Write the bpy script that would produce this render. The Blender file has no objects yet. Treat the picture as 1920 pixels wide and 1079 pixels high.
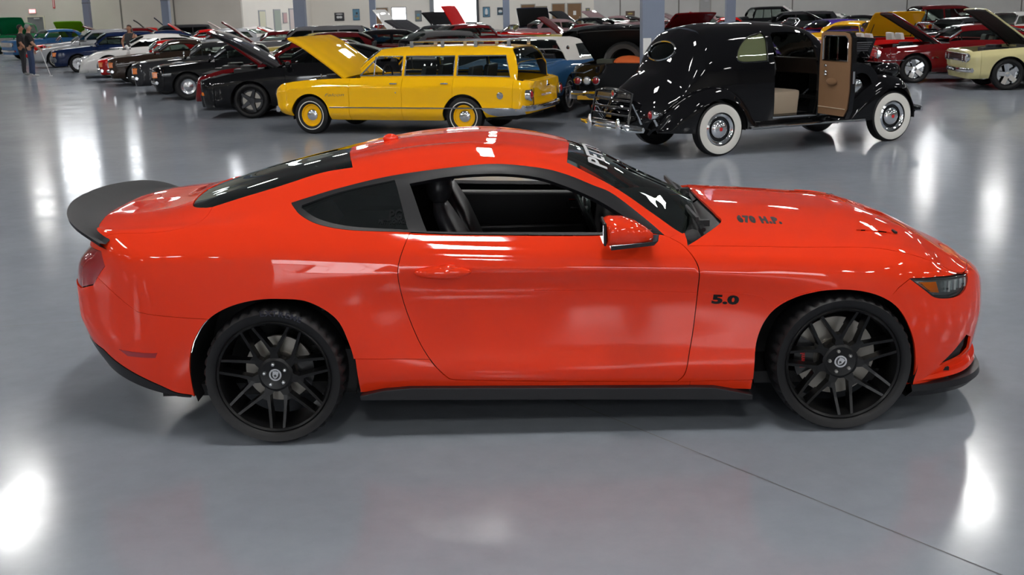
import bpy, bmesh, math, random
import numpy as np
from mathutils import Vector, Matrix
from mathutils.geometry import delaunay_2d_cdt
random.seed(7)
SC = bpy.context.scene
COL = SC.collection
PI = math.pi
# ------------------------------------------------------------------ camera
cam_d = bpy.data.cameras.new('camera'); cam = bpy.data.objects.new('camera', cam_d); COL.objects.link(cam)
CAM_H, CAM_PITCH, CAM_ROLL = 2.035, .2424, -.024
cam_d.sensor_width = 36; cam_d.lens = 36*2135.9/1920; cam_d.clip_end = 400
cam.matrix_world = Matrix.Translation((0, 0, CAM_H)) @ Matrix.Rotation(PI/2-CAM_PITCH, 4, 'X') @ Matrix.Rotation(CAM_ROLL, 4, 'Z')
SC.camera = cam
cam_d.dof.use_dof = True; cam_d.dof.focus_distance = 6.0; cam_d.dof.aperture_fstop = 10
# ------------------------------------------------------------------ world, exposure
wd = bpy.data.worlds.new('daylight'); SC.world = wd; wd.use_nodes = True
bg = wd.node_tree.nodes['Background']; bg.inputs[0].default_value = (.80, .88, 1, 1); bg.inputs[1].default_value = 1.0
SC.view_settings.view_transform = 'Standard'; SC.view_settings.look = 'None'
SC.view_settings.gamma = 1; SC.view_settings.use_curve_mapping = False
SC.view_settings.exposure = 0.35
LAMP_E = 55.0      # ceiling fixtures
SKYL_E = 7.0      # daylight in skylights, doors and high windows
def px_ray(px, py):
    cp, sp = math.cos(CAM_PITCH), math.sin(CAM_PITCH); w = Vector((0, cp, -sp)); u0 = Vector((0, sp, cp)); r0 = Vector((1, 0, 0)); c, s = math.cos(CAM_ROLL), math.sin(CAM_ROLL)
    return w+(r0*c+u0*s)*((px-960)/2135.9)+(u0*c-r0*s)*((539.5-py)/2135.9)
def on_ground(px, py, z=0): d = px_ray(px, py); t = (z-CAM_H)/d.z; return (d.x*t, d.y*t)
def on_wall(px, py, y): d = px_ray(px, py); t = y/d.y; return (d.x*t, CAM_H+d.z*t)      # (x, z) where the sight line meets a wall at y
def G(px, py): return on_ground(px, py)
FLOOR_LINES = [((0.62, 5.25), (2.02, 3.35)), ((.62, 5.25), (-4, 11.5)), ((-9, 6.6), (12, 9.9)), ((12, 4), (3.9, 5.25)), ((-14, 20), (14, 21))]
# glazing outside the frame, each known from its reflection in the floor or in the coupe's flank
WINDOWS = [(-28.2,-25.6,6.2,9.0,72,-1,3,4),(-23.9,-23.2,6.2,8.4,72,-1,1,4),(-17.6,-16.9,6.0,9,72,-1,1,4),(35,39,7.0,9.2,98,-1,4,3),
           (-7,-1.5,.3,4.5,-26,1,4,4),(2,9,3.9,7.0,-26,1,5,2)]
COLUMNS = [(2.38,19.0,.36,'grey-blue steel column with a paper sheet beside the black car with raised trunk'),(-7.35,42,.40,'grey-blue steel column with a conduit before the cream office wall'),(-18.2,63,.40,'grey-blue steel column behind the white sedan against bare concrete'),(-23.5,66,.36,'grey-blue steel column by the lime green raised hood'),(-8.7,77,.40,'grey-blue steel column beside the brown wooden office door'),(0.05,71,.40,'grey-blue steel column between framed pictures and three brown doors'),(9.6,50,.40,'grey-blue steel column against pale concrete behind the vintage limousine')]
# ------------------------------------------------------------------ materials
MATS = {}
def nd(nt, typ, **kw):
    n = nt.nodes.new(typ)
    for k, v in kw.items(): setattr(n, k, v)
    return n
def mat(name, col=(.5,.5,.5), rough=.5, metal=0, coat=0, emit=None, es=0, spec=.5, bump=0, bscale=200, var=0, vscale=8, trans=0):
    if name in MATS: return MATS[name]
    m = bpy.data.materials.new(name); m.use_nodes = True; nt = m.node_tree; p = nt.nodes['Principled BSDF']
    p.inputs['Base Color'].default_value = (*col, 1); p.inputs['Roughness'].default_value = rough
    p.inputs['Metallic'].default_value = metal; p.inputs['Coat Weight'].default_value = coat
    p.inputs['Coat Roughness'].default_value = .03; p.inputs['Specular IOR Level'].default_value = spec
    if emit: p.inputs['Emission Color'].default_value = (*emit, 1); p.inputs['Emission Strength'].default_value = es
    if trans: p.inputs['Transmission Weight'].default_value = trans
    if bump or var:
        tc = nd(nt, 'ShaderNodeTexCoord')
        if bump:
            nz = nd(nt, 'ShaderNodeTexNoise'); nz.inputs['Scale'].default_value = bscale; nz.inputs['Detail'].default_value = 4
            bp = nd(nt, 'ShaderNodeBump'); bp.inputs['Strength'].default_value = bump; bp.inputs['Distance'].default_value = .01
            nt.links.new(tc.outputs['Object'], nz.inputs['Vector']); nt.links.new(nz.outputs['Fac'], bp.inputs['Height']); nt.links.new(bp.outputs['Normal'], p.inputs['Normal'])
        if var:
            nz = nd(nt, 'ShaderNodeTexNoise'); nz.inputs['Scale'].default_value = vscale; nz.inputs['Detail'].default_value = 5
            mr = nd(nt, 'ShaderNodeMapRange'); mr.inputs['To Min'].default_value = 1-var; mr.inputs['To Max'].default_value = 1+var
            mx = nd(nt, 'ShaderNodeMix', data_type='RGBA', blend_type='MULTIPLY'); mx.inputs[0].default_value = 1
            mx.inputs[6].default_value = (*col, 1)
            nt.links.new(tc.outputs['Object'], nz.inputs['Vector']); nt.links.new(nz.outputs['Fac'], mr.inputs['Value']); nt.links.new(mr.outputs['Result'], mx.inputs[7]); nt.links.new(mx.outputs[2], p.inputs['Base Color'])
    MATS[name] = m; return m
def paint(name, col, rough=.32): return mat('paint_'+name, col, .5, 0, .9, spec=0)
def glass(name, tint=(.2,.25,.23), ior=1.5, boost=0):
    """thin window pane: tinted see-through with a Fresnel mirror on top"""
    if name in MATS: return MATS[name]
    m = bpy.data.materials.new(name); m.use_nodes = True; nt = m.node_tree; nt.nodes.clear()
    o = nd(nt, 'ShaderNodeOutputMaterial'); t = nd(nt, 'ShaderNodeBsdfTransparent'); t.inputs[0].default_value = (*tint, 1)
    g = nd(nt, 'ShaderNodeBsdfGlossy'); g.inputs['Roughness'].default_value = .01; g.inputs[0].default_value = (.90, 1, .96, 1)
    f = nd(nt, 'ShaderNodeFresnel'); f.inputs[0].default_value = ior
    mx = nd(nt, 'ShaderNodeMixShader'); nt.links.new(f.outputs[0], mx.inputs[0]); nt.links.new(t.outputs[0], mx.inputs[1]); nt.links.new(g.outputs[0], mx.inputs[2]); nt.links.new(mx.outputs[0], o.inputs[0])
    MATS[name] = m; return m
def emis(name, col, s): return mat(name, (.8,.8,.8), .5, emit=col, es=s)
CHROME = mat('chrome', (.80,.81,.83), .07, 1); BRIGHT = mat('bright_trim', (.62,.63,.65), .18, 1); ALU = mat('aluminium', (.55,.56,.58), .28, 1)
BLACKP = paint('black', (.006,.006,.007), .25); RUBBER = mat('rubber', (.007,.007,.008), .48, spec=.35, bump=.03, bscale=90)
PLAST = mat('black_plastic', (.009,.009,.010), .5, spec=.3); MATTE = mat('matte_black', (.010,.010,.012), .42, spec=.35, bump=.03, bscale=300)
DARK = mat('dark_void', (.008,.008,.009), .8); GLOSSB = mat('gloss_black', (.006,.006,.007), .16, coat=.6)
LEATHER = mat('black_leather', (.022,.022,.025), .34, bump=.06, bscale=260); AMBER = mat('amber_lens', (.85,.20,.01), .2, coat=.6)
REDLENS = mat('red_lens', (.33,.008,.012), .12, coat=1); CLEAR = glass('clear_glass', (.86,.88,.88)); TINT = glass('tinted_glass', (.30,.36,.33)); WTEXT = mat('white_print', (.82,.82,.82), .4)
# ------------------------------------------------------------------ objects
def link(o, parent=None):
    COL.objects.link(o)
    if parent: o.parent = parent
    return o
def thing(name, label, cat, loc=(0,0,0), rz=0, group=None):
    o = bpy.data.objects.new(name, None); o.empty_display_size = .1; COL.objects.link(o)
    o.location = loc; o.rotation_euler = (0, 0, rz); tag(o, label, cat, group); return o
def tag(o, label, cat, group=None):
    o['label'] = label; o['category'] = cat
    if group: o['group'] = group
    return o
def struct(o): o['kind'] = 'structure'; return o
def obj(name, me, m=None, parent=None, loc=None, rot=None):
    if m is not None and not me.materials: me.materials.append(m)
    o = bpy.data.objects.new(name, me); link(o, parent)
    if loc is not None: o.location = loc
    if rot is not None: o.rotation_euler = rot
    return o
def mesh(verts, faces, smooth=False):
    me = bpy.data.meshes.new('m'); me.from_pydata([tuple(map(float, v)) for v in verts], [], [tuple(int(i) for i in f) for f in faces])
    if smooth: me.polygons.foreach_set('use_smooth', [True]*len(me.polygons))
    me.update(); return me
class MB:
    """collects simple shapes into one mesh"""
    def __init__(s): s.v = []; s.f = []
    def add(s, v, f):
        n = len(s.v); s.v += [tuple(p) for p in v]; s.f += [tuple(i+n for i in q) for q in f]; return s
    def box(s, c, d, rot=None, taper=1):
        x, y, z = d[0]/2, d[1]/2, d[2]/2; t = taper
        v = [Vector(p) for p in ((-x,-y,-z),(x,-y,-z),(x,y,-z),(-x,y,-z),(-x*t,-y*t,z),(x*t,-y*t,z),(x*t,y*t,z),(-x*t,y*t,z))]
        if rot is not None: v = [rot @ p for p in v]
        return s.add([(p.x+c[0], p.y+c[1], p.z+c[2]) for p in v], [(0,3,2,1),(4,5,6,7),(0,1,5,4),(1,2,6,5),(2,3,7,6),(3,0,4,7)])
    def hexa(s, p):   # 8 corners, bottom 4 then top 4
        return s.add(p, [(0,3,2,1),(4,5,6,7),(0,1,5,4),(1,2,6,5),(2,3,7,6),(3,0,4,7)])
    def tube(s, pts, r, n=8, cap=True, sq=1):
        pts = [Vector(p) for p in pts]; rr = r if isinstance(r, (list, tuple)) else [r]*len(pts); rings = []
        t0 = (pts[1]-pts[0]).normalized(); a = t0.orthogonal().normalized()
        for i, p in enumerate(pts):
            t = (pts[min(i+1, len(pts)-1)]-pts[max(i-1, 0)]).normalized(); a = (a-t*a.dot(t)).normalized(); b = t.cross(a)
            rings.append([p+(a*math.cos(2*PI*k/n)+b*math.sin(2*PI*k/n)*sq)*rr[i] for k in range(n)])
        v = [q for r_ in rings for q in r_]; f = []
        for i in range(len(pts)-1):
            for k in range(n): f.append((i*n+k, i*n+(k+1) % n, (i+1)*n+(k+1) % n, (i+1)*n+k))
        if cap: f.append(tuple(range(n-1, -1, -1))); f.append(tuple((len(pts)-1)*n+k for k in range(n)))
        return s.add(v, f)
    def lathe(s, prof, n=32, axis='y', c=(0,0,0), closed=False, a0=0, a1=2*PI):
        """prof = [(radius, offset along axis)]"""
        full = abs(a1-a0-2*PI) < 1e-6; m = n if full else n+1; v = []
        for k in range(m):
            a = a0+(a1-a0)*k/n; ca, sa = math.cos(a), math.sin(a)
            for r, o in prof:
                p = {'y': (r*ca, o, r*sa), 'x': (o, r*ca, r*sa), 'z': (r*ca, r*sa, o)}[axis]
                v.append((p[0]+c[0], p[1]+c[1], p[2]+c[2]))
        L = len(prof); f = []; kk = n
        for k in range(kk):
            k2 = (k+1) % m
            for i in range(L if closed else L-1):
                j = (i+1) % L; f.append((k*L+i, k2*L+i, k2*L+j, k*L+j))
        return s.add(v, f)
    def prism(s, poly, y0, y1, plane='xz', inset=0):
        """polygon in a plane swept along the third axis"""
        def P(a, b, c): return {'xz': (a, c, b), 'xy': (a, b, c), 'yz': (c, a, b)}[plane]
        n = len(poly); v = [P(a, b, y0) for a, b in poly]+[P(a, b, y1) for a, b in poly]
        return s.add(v, [tuple(range(n)), tuple(range(2*n-1, n-1, -1))]+[(i, i+n, (i+1) % n+n, (i+1) % n) for i in range(n)])
    def sphere(s, c, r, n=12, m=8):
        rx, ry, rz = r if isinstance(r, (tuple, list)) else (r, r, r); v = [(c[0], c[1], c[2]-rz)]
        for j in range(1, m):
            t = -PI/2+PI*j/m
            for k in range(n): a = 2*PI*k/n; v.append((c[0]+rx*math.cos(t)*math.cos(a), c[1]+ry*math.cos(t)*math.sin(a), c[2]+rz*math.sin(t)))
        v.append((c[0], c[1], c[2]+rz)); f = [(0, 1+(k+1) % n, 1+k) for k in range(n)]
        for j in range(m-2):
            for k in range(n): a = 1+j*n; f.append((a+k, a+(k+1) % n, a+n+(k+1) % n, a+n+k))
        e = 1+(m-2)*n; f += [(e+k, e+(k+1) % n, len(v)-1) for k in range(n)]
        return s.add(v, f)
    def me(s, smooth=False, ang=None, bevel=0):
        me = bpy.data.meshes.new('m'); me.from_pydata([tuple(map(float, p)) for p in s.v], [], s.f)
        bm = bmesh.new(); bm.from_mesh(me); bmesh.ops.recalc_face_normals(bm, faces=bm.faces)
        if bevel: bmesh.ops.bevel(bm, geom=[e for e in bm.edges], offset=bevel, segments=2, affect='EDGES', profile=.6)
        if smooth:
            for f in bm.faces: f.smooth = True
            a = ang if ang is not None else .7
            for e in bm.edges:
                if len(e.link_faces) == 2 and e.calc_face_angle(0) > a: e.smooth = False
        bm.to_mesh(me); bm.free(); me.update(); return me
def part(name, mb, m, parent, smooth=False, **k): return obj(name, mb.me(smooth, **k), m, parent)
def copy_tree(o, parent=None):
    c = o.copy(); COL.objects.link(c); c.parent = parent
    for ch in o.children: copy_tree(ch, c)
    return c
FONT_CACHE = {}
def text_mesh(s, size=1, bold=0, shear=0, ext=0.0, align='CENTER', res=3, gap=1.0):
    cu = bpy.data.curves.new('t', 'FONT'); cu.body = s; cu.size = size; cu.offset = bold; cu.shear = shear; cu.extrude = ext
    cu.align_x = align; cu.align_y = 'CENTER'; cu.resolution_u = res; cu.space_character = gap
    o = bpy.data.objects.new('t', cu); COL.objects.link(o); dg = bpy.context.evaluated_depsgraph_get(); dg.update()
    me = bpy.data.meshes.new_from_object(o.evaluated_get(dg)); bpy.data.objects.remove(o); bpy.data.curves.remove(cu); me.materials.clear(); return me
def xform(me, f):
    n = len(me.vertices); a = np.empty(n*3); me.vertices.foreach_get('co', a); a = a.reshape(-1, 3); b = f(a); me.vertices.foreach_set('co', np.ascontiguousarray(b, float).ravel()); me.update(); return me
# ------------------------------------------------------------------ smooth surfaces and trimmed panels
class Net:
    """smooth surface through a grid of control points ctrl[station][key] = (x,y,z), y>=0 is half width"""
    def __init__(s, ctrl, crease=None):
        s.C=np.array(ctrl,float)                     # S,K,3
        S,K,_=s.C.shape
        du=np.linalg.norm(np.diff(s.C,axis=0),axis=2)     # S-1,K
        s.U=np.concatenate([[0],np.cumsum(np.maximum(np.percentile(du,75,axis=1),.02))])
        dv=np.linalg.norm(np.diff(s.C,axis=1),axis=2)
        s.V=np.concatenate([[0],np.cumsum(np.maximum(dv.mean(axis=0),.02))])
        s.crease=crease or {}
        s.grid=None; s.top=5; s.end=-1
    def _w(s,T,t,cr=None):
        n=len(T); i=np.clip(np.searchsorted(T,t,side='right')-1,0,n-2)
        h=T[i+1]-T[i]; q=(t-T[i])/h
        W=np.zeros((len(t),n)); r=np.arange(len(t))
        h00=2*q**3-3*q**2+1; h01=1-h00; h10=(q**3-2*q**2+q)*h; h11=(q**3-q**2)*h
        W[r,i]+=h00; W[r,i+1]+=h01
        c=np.zeros(len(t)) if cr is None else cr
        for j,hh in ((i,h10),(i+1,h11)):
            cc=np.zeros(len(t))
            if cr is not None:
                for key,cv in cr.items(): cc=np.where(j==key,cv,cc)
            inner=(j>0)&(j<n-1)
            jm=np.clip(j-1,0,n-1); jp=np.clip(j+1,0,n-1)
            a=np.where(inner,T[j]-T[jm],1.); b=np.where(inner,T[jp]-T[j],1.)
            ci=np.where(inner,(1-cc),0.)
            # Bessel tangent
            W[r,jp]+=hh*ci*(a/b)/(a+b)
            W[r,jm]-=hh*ci*(b/a)/(a+b)
            W[r,j]+=hh*ci*((b/a)-(a/b))/(a+b)
            cs=np.where(inner,cc,1.)
            W[r,i+1]+=hh*cs/h; W[r,i]-=hh*cs/h
        return W
    def ev(s,u,v):
        u=np.atleast_1d(np.asarray(u,float)); v=np.atleast_1d(np.asarray(v,float))
        Wu=s._w(s.U,u)
        cr={k:np.interp(u,s.U,f) for k,f in s.crease.items()} if s.crease else None
        Wv=s._w(s.V,v,cr)
        return np.einsum('ni,nk,ikc->nc',Wu,Wv,s.C)
    def nrm(s,u,v,e=2e-3):
        u=np.atleast_1d(np.asarray(u,float)); v=np.atleast_1d(np.asarray(v,float))
        u0=np.clip(u-e,s.U[0],s.U[-1]);u1=np.clip(u+e,s.U[0],s.U[-1])
        v0=np.clip(v-e,s.V[0],s.V[-1]);v1=np.clip(v+e,s.V[0],s.V[-1])
        n=np.cross(s.ev(u1,v)-s.ev(u0,v),s.ev(u,v1)-s.ev(u,v0))
        l=np.linalg.norm(n,axis=1,keepdims=True)
        return n/np.maximum(l,1e-12)
    def _grid(s):
        if s.grid is None:
            gu=np.linspace(s.U[0],s.U[-1],160);gv=np.linspace(s.V[0],s.V[-1],90)
            a,b=np.meshgrid(gu,gv,indexing='ij');s.gu,s.gv=a.ravel(),b.ravel();s.grid=s.ev(s.gu,s.gv)
        return s.grid
    def inv(s,pts,axes=(0,2),it=12,mask=None):
        """find (u,v) whose point has the given two coordinates"""
        g=s._grid();pts=np.atleast_2d(np.asarray(pts,float));ax=list(axes)
        G=g[:,ax]
        if mask is None and tuple(axes)==(0,1): mask=s.gv>=s.V[s.top]-.02
        if mask is None and tuple(axes)==(1,2): mask=(s.gu<s.U[5]) if s.end<0 else (s.gu>s.U[-6])
        if mask is not None: G=np.where(mask[:,None],G,99.)
        idx=[np.argmin(((G-p)**2).sum(1)) for p in pts]
        u=s.gu[idx].copy();v=s.gv[idx].copy();e=1e-4
        for _ in range(it):
            P=s.ev(u,v)[:,ax];r=pts-P
            Ju=(s.ev(u+e,v)[:,ax]-P)/e;Jv=(s.ev(u,v+e)[:,ax]-P)/e
            det=Ju[:,0]*Jv[:,1]-Ju[:,1]*Jv[:,0];det=np.where(abs(det)<1e-6,1e-6,det)
            du=(r[:,0]*Jv[:,1]-r[:,1]*Jv[:,0])/det;dv=(Ju[:,0]*r[:,1]-Ju[:,1]*r[:,0])/det
            u=np.clip(u+np.clip(du,-.1,.1),s.U[0],s.U[-1]);v=np.clip(v+np.clip(dv,-.1,.1),s.V[0],s.V[-1])
        return np.stack([u,v],1)
def smooth_line(p, n=6):
    """Catmull-Rom through 2D points"""
    p = np.asarray(p, float)
    if len(p) < 3: return p
    q = np.vstack([2*p[0]-p[1], p, 2*p[-1]-p[-2]]); out = []
    for i in range(1, len(q)-2):
        t = np.linspace(0, 1, n, endpoint=False)[:, None]; a, b, c, d = q[i-1], q[i], q[i+1], q[i+2]
        out.append(.5*((2*b)+(c-a)*t+(2*a-5*b+4*c-d)*t*t+(3*b-a-3*c+d)*t**3))
    return np.vstack(out+[p[-1:]])
def inside(pts, loop):
    x, y = pts[:, 0], pts[:, 1]; c = np.zeros(len(pts), bool); a = loop; b = np.roll(loop, -1, 0)
    for (x0, y0), (x1, y1) in zip(a, b):
        if y0 == y1: continue
        m = (y0 > y) != (y1 > y); c ^= m & (x < (x1-x0)*(y-y0)/(y1-y0)+x0)
    return c
def resample(loop, h):
    out = []
    for a, b in zip(loop, np.roll(loop, -1, 0)):
        n = max(1, int(math.ceil(np.linalg.norm(b-a)/h)))
        for k in range(n): out.append(a+(b-a)*k/n)
    out = np.array(out); d = np.linalg.norm(out-np.roll(out, 1, 0), axis=1); return out[d > 1e-5]
def inset_loop(net, loop, g, hole=False):
    a = np.roll(loop, 1, 0); b = np.roll(loop, -1, 0); area = np.sum(loop[:, 0]*b[:, 1]-b[:, 0]*loop[:, 1])
    e1 = loop-a; e2 = b-loop; n1 = np.stack([-e1[:, 1], e1[:, 0]], 1); n2 = np.stack([-e2[:, 1], e2[:, 0]], 1)
    n1 /= np.linalg.norm(n1, axis=1, keepdims=True)+1e-9; n2 /= np.linalg.norm(n2, axis=1, keepdims=True)+1e-9
    n = n1+n2; n /= np.maximum(np.linalg.norm(n, axis=1, keepdims=True), .5); s = 1 if area > 0 else -1
    if hole: s = -s
    q = loop+n*g*s
    ct = loop[:, 1] >= net.V[-1]-1e-4; q[ct, 1] = net.V[-1]                      # the centre line stays closed
    e0 = loop[:, 0] <= net.U[0]+1e-4; q[e0, 0] = net.U[0]; e1_ = loop[:, 0] >= net.U[-1]-1e-4; q[e1_, 0] = net.U[-1]
    q[:, 0] = np.clip(q[:, 0], net.U[0], net.U[-1]); q[:, 1] = np.clip(q[:, 1], net.V[0], net.V[-1]); return q
def panel_mesh(net, loops, h=.03, lip=.012, off=0, sides=(-1,), gap=.002):
    loops = [np.asarray(l, float) for l in loops]; L = []
    for i, l in enumerate(loops):
        l = resample(l, h*.8)
        if gap: l = inset_loop(net, l, gap, i > 0)
        L.append(l)
    bp = np.vstack(L); lo = bp.min(0); hi = bp.max(0)
    gx = np.arange(lo[0]+h*.5, hi[0], h); gy = np.arange(lo[1]+h*.5, hi[1], h); G = np.stack(np.meshgrid(gx, gy), -1).reshape(-1, 2)
    if len(G):
        k = np.zeros(len(G), bool)
        for l in L: k ^= inside(G, l)
        G = G[k]
    if len(G):
        keep = np.ones(len(G), bool)
        for i in range(0, len(G), 2000):
            d = ((G[i:i+2000, None, :]-bp[None])**2).sum(2).min(1); keep[i:i+2000] = d > (h*.5)**2
        G = G[keep]
    P2 = np.vstack([bp, G]) if len(G) else bp; edges = []; s = 0
    for l in L: edges += [(s+i, s+(i+1) % len(l)) for i in range(len(l))]; s += len(l)
    r = delaunay_2d_cdt([Vector(p) for p in P2], edges, [], 0, 1e-6)
    V = np.array([tuple(v) for v in r[0]]); T = np.array([t for t in r[2] if len(t) == 3]); cen = V[T].mean(1); k = np.zeros(len(T), bool)
    for l in L: k ^= inside(cen, l)
    T = T[k]; used = np.unique(T); mp = -np.ones(len(V), int); mp[used] = np.arange(len(used)); V = V[used]; T = mp[T]
    N = -net.nrm(V[:, 0], V[:, 1]); P = net.ev(V[:, 0], V[:, 1])
    bad = np.linalg.norm(N, axis=1) < .5
    if bad.any(): N[bad] = -net.nrm(np.clip(V[bad, 0], net.U[0]+.02, net.U[-1]-.02), np.clip(V[bad, 1], .02, net.V[-1]-.02))
    cl = P[:, 1] < 1e-4; N[cl, 1] = 0; N /= np.maximum(np.linalg.norm(N, axis=1, keepdims=True), 1e-9)
    P = P+N*off; P[cl, 1] = 0
    ec = {}
    for t in T:
        for a, b, c in ((t[0], t[1], t[2]), (t[1], t[2], t[0]), (t[2], t[0], t[1])): ec.setdefault((min(a, b), max(a, b)), []).append((a, b, c))
    be = [e[0] for k_, e in ec.items() if len(e) == 1 and not (cl[k_[0]] and cl[k_[1]])]
    vs, fs, ln = [], [], []; base = 0
    for sd in sides:
        M = np.array([1, sd, 1.]); p = P*M; n = N*M
        gn = np.cross(p[T[:, 1]]-p[T[:, 0]], p[T[:, 2]]-p[T[:, 0]]); flip = (gn*n[T[:, 0]]).sum(1) < 0
        TT = np.where(flip[:, None], T[:, ::-1], T)
        vs.append(p); fs += [tuple(t+base) for t in TT]; ln += [n[i] for t in TT for i in t]; nb = base+len(p)
        if lip:
            ids = sorted({i for e in be for i in e[:2]}); mi = {i: q for q, i in enumerate(ids)}
            vs.append(p[ids]); vs.append(p[ids]-n[ids]*lip); m_ = len(ids)
            for a, b, c in be:
                A, B = nb+mi[a], nb+mi[b]; fn = np.cross(p[b]-p[a], -n[a])          # faces away from the panel
                if fn @ (p[c]-p[a]) > 0: fn = -fn; A, B = B, A
                fs.append((A, B, B+m_, A+m_)); ln += [tuple(fn/(np.linalg.norm(fn)+1e-9))]*4
            nb += 2*m_
        base = nb
    vs = np.vstack(vs); me = bpy.data.meshes.new('m'); me.from_pydata([tuple(v) for v in vs.tolist()], [], [tuple(int(i) for i in f) for f in fs])
    me.polygons.foreach_set('use_smooth', [True]*len(me.polygons)); me.normals_split_custom_set([tuple(map(float, x)) for x in ln]); me.update(); return me
def uvl(net, *segs):
    """closed loop in (u,v) from pieces: ('xz'|'xy'|'yz', points[, smooth]) or ('uv', points)"""
    out = []
    for sg in segs:
        k, pts = sg[0], np.asarray(sg[1], float)
        if len(sg) > 2 and sg[2]: pts = smooth_line(pts)
        if k == 'uv': out.append(pts)
        elif k == 'cx': # on the centre line at x
            uv = net.inv([(x, 0) for x in pts], (0, 1)); uv[:, 1] = net.V[-1]; out.append(uv)
        else: out.append(net.inv(pts, {'xz': (0, 2), 'xy': (0, 1), 'yz': (1, 2)}[k]))
    l = np.vstack(out); d = np.linalg.norm(l-np.roll(l, 1, 0), axis=1); return l[d > 2e-4]
def patch_text(net, me, uv0, du, dv, off, sd=-1):
    """wrap flat text (x right, y up, metres) onto a surface at uv0; du/dv: metres of u,v per text x,y"""
    def f(a):
        u = uv0[0]+a[:, 0]*du[0]+a[:, 1]*dv[0]; v = uv0[1]+a[:, 0]*du[1]+a[:, 1]*dv[1]
        P = net.ev(u, v); N = -net.nrm(u, v); return (P+N*off)*[1, sd, 1]
    return xform(me, f)
# ------------------------------------------------------------------ the hall
def concrete_mat(name, col, rough=.85, joints=None):
    m = mat(name, col, rough, var=.09, vscale=.7, bump=.08, bscale=14); return m
def floor_mat():
    m = bpy.data.materials.new('polished_floor'); m.use_nodes = True; nt = m.node_tree; p = nt.nodes['Principled BSDF']; L = nt.links.new
    tc = nd(nt, 'ShaderNodeTexCoord')
    def noise(s, d=4, r=.55):
        n = nd(nt, 'ShaderNodeTexNoise'); n.inputs['Scale'].default_value = s; n.inputs['Detail'].default_value = d; n.inputs['Roughness'].default_value = r; L(tc.outputs['Object'], n.inputs['Vector']); return n
    n1 = noise(.35, 5); n2 = noise(6, 6, .65); n3 = noise(1.6, 8, .7)
    r1 = nd(nt, 'ShaderNodeValToRGB'); r1.color_ramp.elements[0].position = .3; r1.color_ramp.elements[0].color = (.205, .228, .265, 1); r1.color_ramp.elements[1].position = .72; r1.color_ramp.elements[1].color = (.262, .285, .322, 1); L(n1.outputs['Fac'], r1.inputs[0])
    mr = nd(nt, 'ShaderNodeMapRange'); mr.inputs['To Min'].default_value = .88; mr.inputs['To Max'].default_value = 1.12; L(n2.outputs['Fac'], mr.inputs['Value'])
    mx = nd(nt, 'ShaderNodeMix', data_type='RGBA', blend_type='MULTIPLY'); mx.inputs[0].default_value = 1; L(r1.outputs[0], mx.inputs[6]); L(mr.outputs[0], mx.inputs[7])
    # small dark scuffs
    sc = nd(nt, 'ShaderNodeValToRGB'); sc.color_ramp.elements[0].position = .71; sc.color_ramp.elements[0].color = (1, 1, 1, 1); sc.color_ramp.elements[1].position = .78; sc.color_ramp.elements[1].color = (.62, .60, .58, 1)
    n4 = noise(9, 3, .8); L(n4.outputs['Fac'], sc.inputs[0])
    m2 = nd(nt, 'ShaderNodeMix', data_type='RGBA', blend_type='MULTIPLY'); m2.inputs[0].default_value = .3; L(mx.outputs[2], m2.inputs[6]); L(sc.outputs[0], m2.inputs[7]); L(m2.outputs[2], p.inputs['Base Color'])
    rr = nd(nt, 'ShaderNodeMapRange'); rr.inputs['From Min'].default_value = .3; rr.inputs['From Max'].default_value = .7; rr.inputs['To Min'].default_value = .10; rr.inputs['To Max'].default_value = .18; L(n3.outputs['Fac'], rr.inputs['Value']); L(rr.outputs[0], p.inputs['Coat Roughness'])
    p.inputs['Roughness'].default_value = .38; p.inputs['Specular IOR Level'].default_value = 0; p.inputs['Coat Weight'].default_value = .65; p.inputs['Coat IOR'].default_value = 1.5
    return m
RX0, RX1, RY0, RY1, RZ = -62, 66, -26, 98, 9.6
def slab(name, x0, x1, y0, y1, z0, z1, m): return struct(part(name, MB().box(((x0+x1)/2, (y0+y1)/2, (z0+z1)/2), (x1-x0, y1-y0, z1-z0)), m, None))
CONC = concrete_mat('concrete_wall', (.56,.525,.47)); CONC2 = concrete_mat('pale_concrete', (.62,.61,.59)); WHITEW = mat('cream_wall', (.86,.82,.75), .8, var=.03, vscale=.5)
floor = slab('floor', RX0-.5, RX1+.5, RY0-.5, RY1+.5, -.3, 0, floor_mat())
ceil = slab('ceiling', RX0-.5, RX1+.5, RY0-.5, RY1+.5, RZ, RZ+.2, mat('ceiling_deck', (.32,.32,.32), .8))
LWY, OFX = 72., -16.2
slab('wall_left', RX0-.4, RX0, RY0, LWY, 0, RZ, CONC)
wall_a = slab('wall_concrete', RX0, OFX, LWY, LWY+.4, 0, RZ, CONC)
slab('wall_office_side', OFX-.4, OFX, LWY+.4, RY1, 0, RZ, WHITEW)
wall_b = slab('wall_office', OFX, 7.4, RY1, RY1+.4, 0, RZ, WHITEW)
wall_c = slab('wall_far', 7.4, RX1, RY1, RY1+.4, 0, RZ, CONC2)
slab('wall_right', RX1, RX1+.4, RY0, RY1, 0, RZ, CONC2)
slab('wall_behind', RX0, RX1, RY0-.4, RY0, 0, RZ, WHITEW)
# panel joints of the tilt-up walls
JM = mat('joint_sealant', (.16,.15,.135), .8)
def joint(par, x, y, z0=0, z1=RZ): 
    o = part('panel_joint', MB().box((x, y, (z0+z1)/2), (.09, .03, z1-z0)), JM, par); return o
for x in (-31.6, -23.55, -20.3, -39.6, -47.6): joint(wall_a, x, LWY-.012)
for x in (9.6, 14.5, 24.0, 33.6, 43.2): joint(wall_c, x, RY1-.012)
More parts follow.
